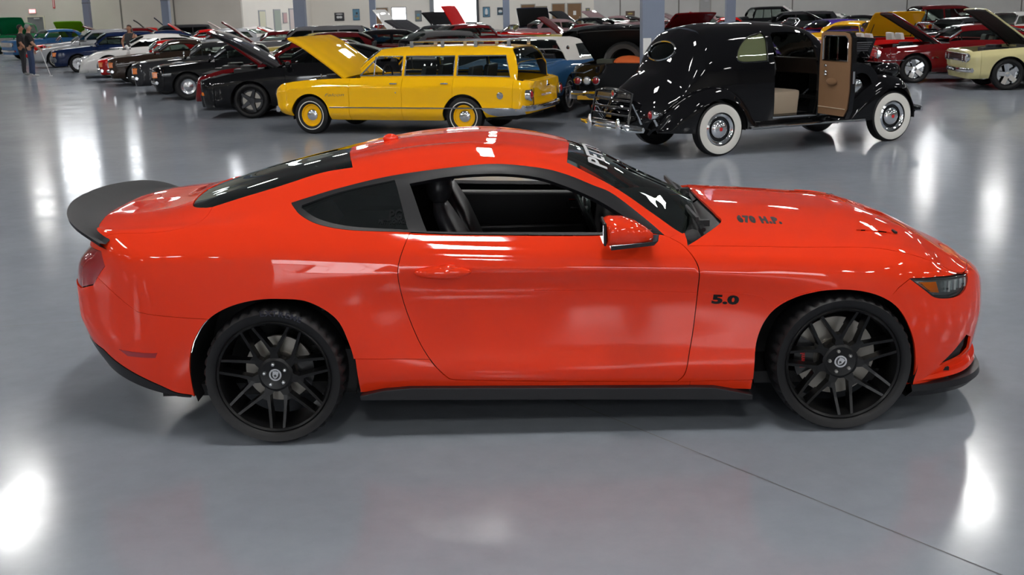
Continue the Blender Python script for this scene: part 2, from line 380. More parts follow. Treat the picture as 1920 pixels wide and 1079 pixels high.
# saw-cut control joints in the floor: thin dark grooves filled with sealant
FJ = mat('floor_joint', (.10,.10,.105), .6)
def fjoint(a, b, w=.006):
    a, b = Vector((*a, .0012)), Vector((*b, .0012)); d = (b-a).normalized(); n = Vector((-d.y, d.x, 0))*w/2
    obj('floor_joint', mesh([a-n, b-n, b+n, a+n], [(0,1,2,3)]), FJ, floor)
for a, b in FLOOR_LINES: fjoint(a, b)
# ceiling fixtures
LAMP = emis('led_panel', (1, .985, .96), LAMP_E); FIX = mat('fixture_white', (.75,.75,.75), .4)
def lampmesh():
    return MB().box((0, 0, .05), (.66, 2.5, .07)).me(), MB().box((0, 0, .005), (.60, 2.42, .02)).me()
hm, dm = lampmesh(); rod = MB().box((0, 0, .40), (.03, .03, .66)).me()
for iy, y in enumerate((-16, -6, 4, 14, 24, 37, 48, 58, 68, 78, 88)):
    for ix, x in enumerate((-46, -28, -11.3, 0, 10.2, 25, 44)):
        if x == 0 and 20 < y < 30: continue
        if y > LWY-3 and x < OFX+1: continue
        t = thing('ceiling_light_offscreen', 'white linear high-bay lamp hanging from the warehouse ceiling', 'ceiling light', (x, y, RZ-.72), 0, 'high-bay lamps in rows under the ceiling')
        obj('housing', hm, FIX, t); obj('diffuser_offscreen', dm, LAMP, t); obj('hanger', rod, FIX, t)
# daylight: skylights, high windows, roll-up doors
DAY = emis('daylight_pane', (.93, .965, 1), SKYL_E); FRAME = mat('window_frame', (.30,.31,.33), .5)
WN = [0]
def window(x0, x1, z0, z1, y, face, nx=3, nz=3, mt=None, tail=''):
    """glazed opening lying on a wall that runs along x; face = -1 when it looks towards -y"""
    WN[0] += 1
    o = struct(part('window_%d%s' % (WN[0], tail), MB().box(((x0+x1)/2, y+face*.03, z0-.04), (x1-x0+.16, .12, .08)).box(((x0+x1)/2, y+face*.03, z1+.04), (x1-x0+.16, .12, .08)).box((x0-.04, y+face*.03, (z0+z1)/2), (.08, .12, z1-z0)).box((x1+.04, y+face*.03, (z0+z1)/2), (.08, .12, z1-z0)), FRAME, None))
    w, h = (x1-x0)/nx, (z1-z0)/nz; pm = MB().box((0, 0, 0), (w-.07, .03, h-.07)).me()
    for i in range(nx):
        for k in range(nz): obj('pane'+tail, pm, mt or DAY, o, (x0+w*(i+.5), y+face*.02, z0+h*(k+.5)))
    return o
for x0, x1, z0, z1, y, f, nx, nz in WINDOWS: window(x0, x1, z0, z1, y, f, nx, nz, tail='_offscreen')
# steel columns
STEEL = mat('column_paint', (.20,.235,.315), .55, var=.05, vscale=3)
def column(x, y, w, label):
    t = thing('steel_column', label, 'column', (x, y, 0), 0)
    part('shaft', MB().box((0, 0, RZ/2), (w, w, RZ)), STEEL, t, bevel=.02); part('base_plate', MB().box((0, 0, .012), (w+.2, w+.2, .024)), STEEL, t)
    part('clamp_band', MB().box((0, 0, 2.75), (w+.02, w+.02, .05)), mat('clamp_grey', (.12,.13,.15), .5), t)
    return t
for x, y, w, l in COLUMNS: column(x, y, w, l)
# ------------------------------------------------------------------ the orange-red coupe
def sec(x,low,top): return [(x,y,z) for y,z in low+top]
REAR=[
 [(-.96,0,.34),(-1.05,0,.41),(-1.09,0,.5),(-1.10,0,.62),(-1.07,0,.85),(-1.005,0,.93),(-.995,0,1.0),(-.99,0,1.015),(-.985,0,1.025),(-.98,0,1.03),(-.975,0,1.033)],
 [(-.95,.28,.34),(-1.04,.3,.41),(-1.08,.3,.5),(-1.09,.3,.62),(-1.06,.3,.85),(-.995,.3,.93),(-.985,.3,1.0),(-.98,.24,1.015),(-.975,.18,1.025),(-.97,.1,1.03),(-.965,0,1.033)],
 [(-.94,.56,.325),(-.98,.58,.40),(-1.01,.60,.50),(-1.025,.61,.62),(-1.0,.62,.85),(-.945,.60,.93),(-.93,.60,1.0),(-.925,.50,1.02),(-.92,.38,1.035),(-.915,.2,1.042),(-.91,0,1.046)],
 [(-.80,.735,.285),(-.82,.75,.36),(-.835,.765,.48),(-.835,.77,.62),(-.82,.78,.86),(-.81,.775,.94),(-.80,.745,1.005),(-.80,.65,1.03),(-.8,.5,1.045),(-.8,.28,1.052),(-.8,0,1.057)],
]
SIDE=[
 sec(-.60,[(.835,.235),(.86,.33),(.88,.46),(.89,.62),(.90,.85),(.885,.93),(.815,1.01)],[(.69,1.045),(.53,1.065),(.3,1.075),(0,1.08)]),
 sec(-.45,[(.87,.215),(.895,.32),(.915,.46),(.925,.62),(.925,.848),(.91,.935),(.84,1.018)],[(.71,1.06),(.57,1.09),(.3,1.115),(0,1.125)]),
 sec(-.3,[(.87,.23),(.91,.33),(.94,.46),(.95,.64),(.945,.845),(.93,.94),(.86,1.025)],[(.71,1.08),(.58,1.13),(.3,1.16),(0,1.175)]),
 sec(0,[(.88,.22),(.925,.33),(.955,.48),(.96,.66),(.957,.842),(.942,.945),(.87,1.035)],[(.69,1.14),(.59,1.195),(.3,1.24),(0,1.255)]),
 sec(.35,[(.88,.215),(.92,.32),(.935,.46),(.935,.66),(.945,.835),(.925,.935),(.855,1.02)],[(.675,1.198),(.565,1.272),(.3,1.312),(0,1.325)]),
 sec(.7,[(.88,.21),(.92,.32),(.91,.46),(.902,.70),(.938,.828),(.912,.925),(.84,.995)],[(.665,1.258),(.535,1.33),(.3,1.36),(0,1.372)]),
 sec(1.1,[(.88,.205),(.915,.31),(.90,.45),(.888,.70),(.934,.818),(.905,.91),(.83,.978)],[(.655,1.285),(.525,1.34),(.3,1.368),(0,1.38)]),
 sec(1.4,[(.88,.20),(.912,.305),(.895,.44),(.886,.70),(.933,.81),(.905,.90),(.83,.968)],[(.65,1.235),(.55,1.28),(.3,1.32),(0,1.333)]),
 sec(1.65,[(.88,.20),(.912,.305),(.895,.44),(.886,.70),(.933,.805),(.905,.89),(.83,.962)],[(.665,1.13),(.58,1.17),(.3,1.235),(0,1.25)]),
 sec(1.85,[(.88,.195),(.913,.305),(.90,.44),(.892,.695),(.934,.80),(.905,.88),(.83,.945)],[(.69,1.005),(.62,1.045),(.3,1.13),(0,1.15)]),
]
CEND=[sec(2.0,[(.88,.195),(.915,.305),(.905,.44),(.897,.69),(.935,.795),(.908,.87),(.835,.91)],[(.73,.935),(.66,.95),(.3,1.055),(0,1.08)]),
 sec(2.2,[(.885,.195),(.92,.30),(.912,.44),(.908,.68),(.938,.785),(.912,.86),(.84,.895)],[(.74,.90),(.66,.91),(.3,.96),(0,.98)])]
FRONT=[sec(2.0,[(.88,.195),(.915,.305),(.905,.44),(.897,.69),(.935,.795),(.908,.87),(.835,.91)],[(.745,.945),(.55,.995),(.3,1.02),(0,1.025)]),
 sec(2.2,[(.885,.195),(.92,.30),(.912,.44),(.908,.68),(.938,.785),(.912,.86),(.84,.895)],[(.745,.935),(.55,.982),(.3,1.008),(0,1.013)]),
 sec(2.4,[(.89,.19),(.925,.30),(.92,.44),(.92,.66),(.94,.775),(.915,.85),(.842,.885)],[(.745,.925),(.55,.968),(.3,.995),(0,1.0)]),
 sec(2.72,[(.89,.18),(.93,.30),(.945,.46),(.95,.64),(.946,.765),(.918,.835),(.845,.872)],[(.74,.908),(.54,.945),(.3,.97),(0,.975)]),
 sec(3.0,[(.87,.17),(.91,.29),(.93,.45),(.935,.60),(.93,.73),(.905,.80),(.835,.85)],[(.72,.88),(.52,.915),(.3,.938),(0,.945)]),
 sec(3.15,[(.83,.16),(.865,.27),(.885,.42),(.89,.57),(.875,.69),(.85,.755),(.79,.805)],[(.67,.84),(.5,.872),(.28,.892),(0,.90)]),
 [(3.27,.74,.15),(3.29,.77,.26),(3.31,.79,.40),(3.31,.79,.54),(3.29,.775,.66),(3.28,.765,.715),(3.25,.70,.765),(3.25,.60,.795),(3.25,.45,.83),(3.25,.25,.85),(3.25,0,.858)],
 [(3.43,.55,.15),(3.47,.57,.25),(3.495,.58,.38),(3.505,.58,.52),(3.485,.575,.63),(3.455,.57,.68),(3.40,.55,.72),(3.39,.47,.745),(3.38,.36,.765),(3.37,.2,.785),(3.37,0,.79)],
 [(3.51,.3,.15),(3.57,.3,.25),(3.60,.3,.38),(3.61,.3,.52),(3.605,.3,.62),(3.57,.3,.66),(3.52,.3,.69),(3.51,.26,.705),(3.50,.2,.72),(3.49,.1,.73),(3.49,0,.733)],
 [(3.54,0,.15),(3.60,0,.25),(3.635,0,.38),(3.645,0,.52),(3.64,0,.62),(3.605,0,.655),(3.56,0,.68),(3.55,0,.685),(3.545,0,.69),(3.54,0,.692),(3.535,0,.695)]]
def mk(rows):
    n=Net(rows)
    xs=[r[4][0] for r in rows]
    n.crease={4:np.interp(xs,[-.75,-.5,-.1,.45,.7,2.1,2.45],[0,.7,0,.6,1,1,0])}
    return n
NC=mk(REAR+SIDE+CEND)
NH=mk(SIDE[-3:]+FRONT); NH.end=1
ORANGE = paint('orange_red', (.80,.041,.010), .30)
hero = thing('sports_coupe', 'orange-red two-door fastback coupe with black wheels and black tail spoiler', 'car', (-1.1437, 6.1524, 0), -.0034)
D_REAR = smooth_line([(.667,1.001),(.640,.943),(.614,.860),(.614,.769),(.637,.647),(.693,.486),(.754,.380),(.823,.302),(.853,.286)])
D_FRONT = smooth_line([(1.937,.245),(1.973,.295),(1.993,.401),(2.010,.506),(2.027,.665),(2.031,.787),(2.015,.849),(1.969,.908),(1.905,.944)])
BELT = [(1.879,.954),(1.558,.967),(.925,.986),(.672,1.003)]
DLO_T = smooth_line([(.092,1.137),(.177,1.160),(.331,1.199),(.577,1.249),(.876,1.283),(1.083,1.293),(1.289,1.269),(1.418,1.235),(1.547,1.181),(1.650,1.133),(1.812,1.008),(1.879,.954)])
DLO_B = smooth_line([(.672,1.003),(.396,1.022),(.245,1.049),(.152,1.088),(.100,1.128)])
R_ARCH = smooth_line([(-.415,.216),(-.415,.365),(-.398,.458),(-.366,.536),(-.295,.627),(-.188,.689),(-.060,.720),(.066,.722),(.190,.701),(.311,.612),(.366,.479),(.385,.372),(.396,.21)])
F_ARCH = smooth_line([(2.303,.19),(2.304,.323),(2.315,.456),(2.358,.560),(2.431,.632),(2.555,.686),(2.705,.701),(2.858,.674),(2.975,.598),(3.052,.465),(3.085,.331),(3.095,.165)])
BSEAM = smooth_line([(-.294,.630),(-.452,.637),(-.621,.650),(-.687,.676),(-.869,.800)])
GL_EDGE = smooth_line([(-.31,.624),(-.179,.608),(-.049,.594),(.081,.572),(.211,.547),(.33,.552),(.375,.556)])
TRUNK_S = smooth_line([(-.31,.624),(-.325,.70),(-.36,.775),(-.44,.812),(-.60,.80),(-.84,.735)])
WS_EDGE = smooth_line([(1.987,.727),(1.859,.656),(1.656,.596),(1.526,.566),(1.432,.530)])
HOODL = smooth_line([(1.988,.907),(2.271,.896),(2.509,.886),(2.755,.879),(2.931,.866),(3.114,.816),(3.330,.712)])
def cut(line, a=None, b=None):
    """part of a polyline between the points nearest to a and b"""
    line = np.asarray(line); i = 0 if a is None else int(np.argmin(((line-a)**2).sum(1))); j = len(line)-1 if b is None else int(np.argmin(((line-b)**2).sum(1)))
    return line[i:j+1] if i <= j else line[j:i+1][::-1]
def hp(name, net, loops, m, sides=(-1, 1), parent=hero, **k):
    """one panel per side, or one across the centre when sides is 'both'"""
    if sides == 'both': return [obj(name, panel_mesh(net, loops, sides=(-1, 1), **k), m, parent)]
    r = [];
    for s in sides: r.append(obj(name, panel_mesh(net, loops, sides=(s,), **k), m, parent))
    return r
doors = hp('door', NC, [uvl(NC, ('xz', D_REAR), ('xz', [(.853,.286),(1.937,.245)]), ('xz', D_FRONT), ('xz', BELT))], ORANGE, gap=.0032)
hp('quarter_panel', NC, [uvl(NC, ('xz', cut(D_REAR, None, (.735,.40))), ('xz', cut(R_ARCH, (.386,.41), (-.294,.63))), ('xz', BSEAM), ('xz', [(-.814,.860),(-.834,.929),(-.845,.985)]), ('xy', TRUNK_S[::-1]), ('xy', cut(GL_EDGE, None, (.33,.552))), ('xz', [(.331,1.199)]), ('xz', cut(DLO_T, (.331,1.199), (.092,1.137))), ('xz', DLO_B[::-1]))], ORANGE, gap=.0002)
hp('side_sill', NC, [uvl(NC, ('xz', [(.397,.237),(.396,.225),(2.0,.205)]), ('xz', [(2.0,.2465),(1.937,.245)]), ('xz', [(1.937,.245),(.853,.286)]), ('xz', cut(D_REAR, (.853,.286), (.735,.40))), ('xz', [(.387,.411)]))], ORANGE)
hp('side_sill', NH, [uvl(NH, ('xz', [(2.0,.205),(2.297,.198),(2.299,.250),(2.0,.2465)]))], ORANGE, gap=.0005)
roof = hp('roof', NC, [uvl(NC, ('xz', cut(DLO_T, (.331,1.199), None)), ('xz', [(1.879,.954),(1.905,.944)]), ('xy', WS_EDGE), ('cx', [1.47]), ('cx', [.30]), ('xy', [(.315,.2),(.345,.40),(.375,.556),(.33,.552)]))], ORANGE, 'both', gap=.0)[0]
hp('windshield', NC, [uvl(NC, ('xy', WS_EDGE[::-1]), ('xy', smooth_line([(1.987,.727),(2.06,.5),(2.11,.25),(2.125,.02)])), ('cx', [2.125]), ('cx', [1.47]))], glass('windshield_glass', (.45,.58,.53), 2.0), 'both', gap=.003, off=-.006)
hp('rear_window', NC, [uvl(NC, ('cx', [-.50]), ('xy', smooth_line([(-.497,.05),(-.48,.28),(-.455,.45),(-.42,.55),(-.36,.605),(-.31,.624)])), ('xy', GL_EDGE), ('xy', [(.345,.40),(.315,.2)]), ('cx', [.30]))], glass('rear_glass', (.14,.17,.155), 1.9), 'both', gap=.003, off=-.004)
LAMPT = [(.758,.929),(.5,.935),(.33,.93)]
hp('trunk_lid', NC, [uvl(NC, ('cx', [-.50]), ('xy', smooth_line([(-.497,.05),(-.48,.28),(-.455,.45),(-.42,.55),(-.36,.605),(-.31,.624)])), ('xy', TRUNK_S), ('yz', LAMPT), ('yz', [(.02,.93)]), ('uv', [(NC.U[0], np.interp(.93, NC.C[0,:,2], NC.V))]), ('uv', [(NC.U[0], NC.V[-1])]))], ORANGE, 'both')
LAMPL = [(.782,.862),(.726,.757),(.655,.727),(.55,.745),(.33,.75)]
vz = lambda z: float(np.interp(z, NC.C[0,:,2], NC.V))
for o in hp('tail_light', NC, [uvl(NC, ('yz', LAMPT[::-1]), ('yz', LAMPL))], REDLENS, off=-.006): pass
hp('tail_panel', NC, [uvl(NC, ('yz', [(.33,.93),(.33,.75),(.02,.75)]), ('uv', [(NC.U[0], vz(.75)), (NC.U[0], vz(.93))]), ('yz', [(.02,.93)]))], GLOSSB, 'both', off=-.008)
VALT = smooth_line([(-.43,.228),(-.507,.240),(-.586,.273),(-.72,.325),(-.83,.375),(-.90,.42)])
hp('rear_bumper', NC, [uvl(NC, ('xz', BSEAM), ('yz', LAMPL[1:]), ('yz', [(.02,.75)]), ('uv', [(NC.U[0], vz(.75)), (NC.U[0], vz(.46))]), ('yz', [(.3,.465),(.52,.45)]), ('xz', VALT[::-1]), ('xz', cut(R_ARCH, (-.415,.22), (-.294,.63))))], ORANGE, 'both')
hp('rear_valance', NC, [uvl(NC, ('xz', VALT), ('yz', [(.52,.45),(.3,.465),(.02,.46)]), ('uv', [(NC.U[0], vz(.46)), (NC.U[0], 0)]), ('uv', [(u, 0) for u in np.linspace(NC.U[0], NC.inv([(-.43,.214)])[0][0], 12)[1:]]))], MATTE, 'both', off=.004, lip=.05)
hp('side_marker', NC, [uvl(NC, ('xz', [(-.789,.445),(-.568,.451),(-.583,.422),(-.740,.415)]))], REDLENS, off=.003)
# front
HRE = smooth_line([(1.987,.84),(2.06,.765),(2.185,.60),(2.178,.48),(2.16,.25),(2.155,.02)])
kz = lambda z: float(np.interp(z, NH.C[-1,:,2], NH.V))
HFRONT = [(3.330,.705),(3.40,.63),(3.47,.48),(3.54,.28),(3.565,.1)]
hood = hp('hood', NH, [uvl(NH, ('xz', HOODL), ('xy', smooth_line(HFRONT)), ('uv', [(NH.U[-1], kz(.682)), (NH.U[-1], NH.V[-1])]), ('cx', [3.3, 2.155]), ('xy', HRE[::-1]))], ORANGE, 'both', gap=.0025)[0]
hp('front_fender', NH, [uvl(NH, ('xz', D_FRONT[::-1]), ('xz', [(2.297,.252)]), ('xz', cut(F_ARCH, (2.303,.26), (2.919,.650))), ('xz', [(2.969,.703),(3.027,.740)]), ('xz', [(3.195,.726),(3.330,.709)]), ('xz', HOODL[::-1]), ('xy', [(1.99,.80),(1.987,.735)]))], ORANGE, gap=.0015)
HL = smooth_line([(3.027,.740),(3.111,.676),(3.165,.637),(3.24,.617),(3.319,.610),(3.372,.623),(3.403,.657),(3.416,.689)])
VENT = [(3.235,.272),(3.31,.322),(3.40,.392),(3.45,.362),(3.457,.295),(3.40,.278)]
bump = hp('front_bumper', NH, [uvl(NH, ('xz', [(2.919,.650),(2.969,.703)]), ('xz', HL), ('xy', smooth_line(HFRONT)[4:]), ('uv', [(NH.U[-1], kz(.682)), (NH.U[-1], kz(.60))]), ('yz', [(.28,.60),(.40,.52),(.34,.40),(.02,.40)]), ('uv', [(NH.U[-1], kz(.40)), (NH.U[-1], 0)]), ('uv', [(u, 0) for u in np.linspace(NH.U[-1], NH.inv([(3.095,.162)])[0][0], 14)[1:]]), ('xz', cut(F_ARCH, (3.095,.165), (2.919,.650)))), uvl(NH, ('xz', VENT))], ORANGE, 'both')[0]
hp('grille', NH, [uvl(NH, ('uv', [(NH.U[-1], kz(.60))]), ('yz', [(.28,.60),(.40,.52),(.34,.40),(.02,.40)]), ('uv', [(NH.U[-1], kz(.40))]))], DARK, 'both', off=-.03)
hp('brake_duct', NH, [uvl(NH, ('xz', VENT))], DARK, off=-.03, gap=-.006, lip=0)
HLT = [(3.416,.692),(3.33,.705),(3.195,.724)]
for o in hp('headlight', NH, [uvl(NH, ('xz', HL), ('xz', HLT))], mat('lamp_bowl', (.10,.105,.115), .25, .6), off=-.014): 
    s = -1 if o.data.vertices[0].co.y < 0 else 1
    obj('reflector', panel_mesh(NH, [uvl(NH, ('xz', [(3.055,.727),(3.12,.680),(3.17,.645),(3.26,.628),(3.34,.628),(3.385,.655),(3.40,.684),(3.30,.695),(3.19,.712)]))], off=-.009, lip=.004, gap=0, sides=(s,)), mat('lamp_silver', (.62,.63,.66), .2, .9), o)
    obj('turn_signal', panel_mesh(NH, [uvl(NH, ('xz', [(3.085,.717),(3.180,.706),(3.198,.651),(3.150,.662)]))], off=-.004, lip=.004, gap=0, sides=(s,)), AMBER, o)
    for x in (3.265, 3.308, 3.348, 3.382): obj('light_bar', panel_mesh(NH, [uvl(NH, ('xz', [(x,.694-.1*(x-3.26)),(x+.013,.692-.1*(x-3.26)),(x+.006,.64),(x-.006,.642)]))], off=-.003, lip=.004, gap=0, sides=(s,)), mat('light_bar_white', (.80,.82,.84), .2, coat=.6), o)
    obj('lens', panel_mesh(NH, [uvl(NH, ('xz', HL), ('xz', HLT))], off=.001, lip=0, gap=.004, sides=(s,)), CLEAR, o)
# black window frames, panes
AP = [(.665,1.214),(.876,1.244),(1.082,1.250),(1.262,1.231),(1.390,1.192),(1.542,1.128),(1.668,1.055),(1.79,.972),(1.559,.978),(.925,.996),(.748,1.005)]
QG = smooth_line([(.147,1.127),(.333,1.182),(.592,1.231)])
QGB = smooth_line([(.660,1.014),(.395,1.037),(.242,1.071),(.147,1.118)])
DOPEN = np.vstack([smooth_line(AP[:8]), smooth_line([(1.79,.972),(1.559,.978),(.925,.996),(.748,1.005)])])
dlo = uvl(NC, ('xz', DLO_T), ('xz', [(1.879,.954),(1.558,.967),(.925,.986)]), ('xz', DLO_B))
hp('window_frame', NC, [dlo, uvl(NC, ('xz', QG), ('xz', QGB)), uvl(NC, ('xz', DOPEN))], MATTE, off=.002, gap=.0003, lip=.03)
hp('quarter_window', NC, [uvl(NC, ('xz', QG), ('xz', QGB))], glass('quarter_glass', (.30,.34,.33), 2.1), off=-.006, gap=-.004, lip=0)
# cowl under the windshield
wsb = NC.ev(*NC.inv(smooth_line([(1.987,.727),(2.06,.5),(2.11,.25),(2.125,.02)]), (0, 1)).T); hrb = NH.ev(*NH.inv(HRE, (0, 1)).T)
def resamp3(p, n):
    d = np.concatenate([[0], np.cumsum(np.linalg.norm(np.diff(p, axis=0), axis=1))]); return np.stack([np.interp(np.linspace(0, d[-1], n), d, p[:, i]) for i in range(3)], 1)
a_, b_ = resamp3(wsb, 20), resamp3(hrb, 20); v = []; f = []
for s in (-1, 1):
    b0 = len(v)
    for i in range(20):
        for q in (0, .5, 1):
            p = a_[i]*(1-q)+b_[i]*q; v.append((p[0]+(-.03 if q == 0 else .02 if q == 1 else 0), s*p[1], p[2]-(.012, .045, .02)[int(q*2)]))
    f += [(b0+i*3+j, b0+i*3+j+1, b0+i*3+j+4, b0+i*3+j+3) for i in range(19) for j in (0, 1)]
obj('cowl', mesh(v, f, True), PLAST, hero)
for s, x0, y0 in ((-1, 2.10, -.60), (1, 2.12, .06)):
    w = part('wiper', MB().tube([(x0-.015, y0-.10, .955 if s < 0 else 1.02), (2.085, y0+.12, .985 if s < 0 else 1.035), (2.09, y0+.34, 1.01 if s < 0 else 1.02)], [.012, .010, .007], 6).box((2.10, y0-.02, .975 if s < 0 else 1.03), (.05, .035, .03)), PLAST, hero)
    part('wiper_blade', MB().box((2.055, y0+.17, 1.005 if s < 0 else 1.04), (.014, .52, .022)), RUBBER, w)
# liner behind the panel gaps and inside the wheel wells
vz_, fz_ = [], []
def liner(net, x0, x1, k0, k1, off):
    us = np.linspace(*net.inv([(x0,.5),(x1,.5)])[:, 0], 60); vsv = np.linspace(net.V[k0], net.V[k1], 14); U_, V_ = np.meshgrid(us, vsv, indexing='ij')
    P = net.ev(U_.ravel(), V_.ravel()); N = -net.nrm(U_.ravel(), V_.ravel()); P = P-N*off
    c = .5*(U_[:-1, :-1]+U_[1:, 1:]).ravel(); 
    for s in (-1, 1):
        b0 = len(vz_); vz_.extend([tuple(p) for p in P*[1, s, 1]])
        for i in range(59):
            for j in range(13):
                q = [i*14+j, i*14+j+1, (i+1)*14+j+1, (i+1)*14+j]; m = P[q].mean(0)
                if any((m[0]-cx)**2+(m[2]-.345)**2 < .43**2 and m[2] < .80 for cx in (-.01, 2.705)): continue
                fz_.append(tuple(b0+k for k in q))
liner(NC, -.98, 1.95, 0, 6, .022); liner(NH, 1.90, 3.45, 0, 6, .022)
obj('inner_shell', mesh(vz_, fz_), DARK, hero)
for cx, ymax in ((-.012, .90), (2.70, .89)):
    for s in (-1, 1):
        part('wheel_well', MB().lathe([(.405, s*ymax), (.405, s*.45), (.1, s*.45)], 20, c=(cx, 0, .34), a0=-.35, a1=PI+.35), DARK, hero, smooth=True)
part('underbody', MB().box((1.35, 0, .22), (3.9, 1.55, .06)).box((1.3, 0, .33), (2.0, 1.66, .2)), DARK, hero)
# sills, splitter, spoiler
for s in (-1, 1):
    sk = MB(); pr = [(.40,.222),(.517,.247),(.647,.257),(1.3,.242),(2.01,.227),(2.113,.224),(2.297,.184),(2.297,.158),(1.3,.182),(.402,.200)]
    o = part('side_skirt', MB().prism(pr, s*.80, s*.936), MATTE, hero, bevel=.004)
def ring(pl, z0, z1, inn, m, name):
    mb = MB(); n = len(pl); pts = [(x, y) for x, y in pl]+[(x, -y) for x, y in pl[::-1][1:]]
    v = []
    for x, y in pts: v += [(x, y, z1), (x+.004, y*1.004, (z0+z1)/2), (x-.02, y*.98, z0), (inn, y*.8, z0), (inn, y*.8, z1)]
    f = []
    for i in range(len(pts)-1):
        for j in range(5): f.append((i*5+j, i*5+(j+1) % 5, (i+1)*5+(j+1) % 5, (i+1)*5+j))
    mb.add(v, f); return part(name, mb, m, hero, smooth=True, ang=.5)
sp = smooth_line([(3.085,.868),(3.22,.845),(3.39,.76),(3.52,.60),(3.58,.40),(3.63,.2),(3.645,0)], 5)
ring([tuple(p) for p in sp], .128, .192, 3.06, MATTE, 'front_splitter')
lp = smooth_line([(3.09,.862),(3.22,.825),(3.37,.735),(3.49,.58),(3.57,.40),(3.615,.2),(3.63,0)], 5)
ring([tuple(p) for p in lp], .190, .232, 3.05, ORANGE, 'lower_lip')
sb = [(-.80,.775,.985),(-.865,.69,1.005),(-.925,.55,1.02),(-.965,.3,1.028),(-.975,.1,1.03),(-.975,0,1.03)]
st = [(-.825,.80,.978),(-.955,.73,1.045),(-1.05,.58,1.082),(-1.125,.32,1.10),(-1.15,.1,1.105),(-1.15,0,1.105)]
A = resamp3(np.array([smooth_line([p[:2] for p in sb])[:, 0], smooth_line([p[:2] for p in sb])[:, 1], smooth_line([(p[1], p[2]) for p in sb])[:, 1]]).T, 24); B = resamp3(np.array([smooth_line([p[:2] for p in st])[:, 0], smooth_line([p[:2] for p in st])[:, 1], smooth_line([(p[1], p[2]) for p in st])[:, 1]]).T, 24)
v = []; f = []
for s in (1, -1):
    rows = list(range(24)); b0 = len(v)
    for i in rows:
        a, b = A[i], B[i]; mid = (a+b)/2+np.array([.015, 0, -.012])
        for p in (a+[.02, 0, .004], mid, b, b+[.004, 0, -.018], mid+[.01, 0, -.03], a+[.0, 0, -.045]): v.append((p[0], s*p[1], p[2]))
    f += [(b0+i*6+j, b0+i*6+(j+1) % 6, b0+(i+1)*6+(j+1) % 6, b0+(i+1)*6+j) for i in range(23) for j in range(6)]
part('tail_spoiler', MB().add(v, f), MATTE, hero, smooth=True, ang=.6)
# door handle, mirror, antenna, badges
for s in (-1, 1):
    d = doors[0 if s < 0 else 1]
    o = part('door_handle', MB().sphere((.824, s*.945, .829), (.135, .030, .032), 20, 10), ORANGE, d, smooth=True)
    part('handle_recess', MB().sphere((.845, s*.945, .850), (.055, .024, .016), 14, 8), ORANGE, d, smooth=True)
    m = MB(); n = 16; secs = []
    for x, hw_, zt, zb_, yc in ((1.575, .098, 1.078, .962, 1.005), (1.60, .108, 1.088, .958, 1.005), (1.66, .106, 1.085, .957, 1.00), (1.72, .092, 1.062, .958, .99), (1.77, .066, 1.030, .960, .975), (1.805, .025, .998, .966, .96)):
        for k in range(n):
            a = 2*PI*k/n; ey, ez = math.cos(a), math.sin(a); secs.append((x+.02*(1-abs(ez))*(x < 1.6), s*(yc+hw_*abs(ey)**.7*(1 if ey > 0 else -1)), (zt+zb_)/2+(zt-zb_)/2*abs(ez)**.75*(1 if ez > 0 else -1)))
    fcs = [(i*n+k, i*n+(k+1) % n, (i+1)*n+(k+1) % n, (i+1)*n+k) for i in range(5) for k in range(n)]+[tuple(range(n)), tuple(5*n+k for k in range(n))]
    mir = part('wing_mirror', m.add(secs, fcs), ORANGE, d, smooth=True, ang=.9)
    part('mirror_base', MB().hexa([(1.60,s*.93,.955),(1.83,s*.93,.962),(1.80,s*1.05,.955),(1.60,s*1.09,.945),(1.60,s*.93,.975),(1.84,s*.93,.985),(1.82,s*1.05,.975),(1.60,s*1.09,.970)]).hexa([(1.66,s*.80,.95),(1.82,s*.80,.95),(1.80,s*.95,.95),(1.68,s*.95,.95),(1.66,s*.80,.985),(1.82,s*.80,.985),(1.80,s*.95,.98),(1.68,s*.95,.98)]), GLOSSB, mir, bevel=.004)
    part('mirror_rim', MB().box((1.574, s*1.005, 1.02), (.012, .185, .105)), PLAST, mir, bevel=.005)
    part('mirror_glass', MB().box((1.571, s*1.005, 1.02), (.012, .16, .085)), CHROME, mir)
    me = text_mesh('5.0', .055, .0030, .05, .004); xform(me, lambda a: a*[1.85, .92, 1]); sgn = 1 if s < 0 else -1
    uv = NH.inv([(2.158, .654)])[0]; me = patch_text(NH, me, uv, (sgn, 0), (0, 1), .003, s); obj('engine_badge', me, mat('badge_black', (.012,.012,.013), .35), hero)
    me = text_mesh('670 H.P.', .084, .0066, .06, 0, gap=1.24); xform(me, lambda a: a*[.60, 1.08, 1])
    uv = NH.inv([(2.385, .55)], (0, 1))[0]; obj('hood_lettering', patch_text(NH, me, uv, (sgn, 0), (0, 1), .0015, s), mat('badge_black'), hood)
    vt = MB()
    for k in range(5): pass
    obj('hood_vent', panel_mesh(NH, [uvl(NH, ('xy', [(2.85,.63),(2.88,.57),(3.06,.525),(3.03,.60)]))], off=.006, lip=.006, gap=0, sides=(s,)), ORANGE, hood)
    part('vent_slot', MB().box((3.06, s*.56, .897), (.012, .07, .01)), DARK, hood)
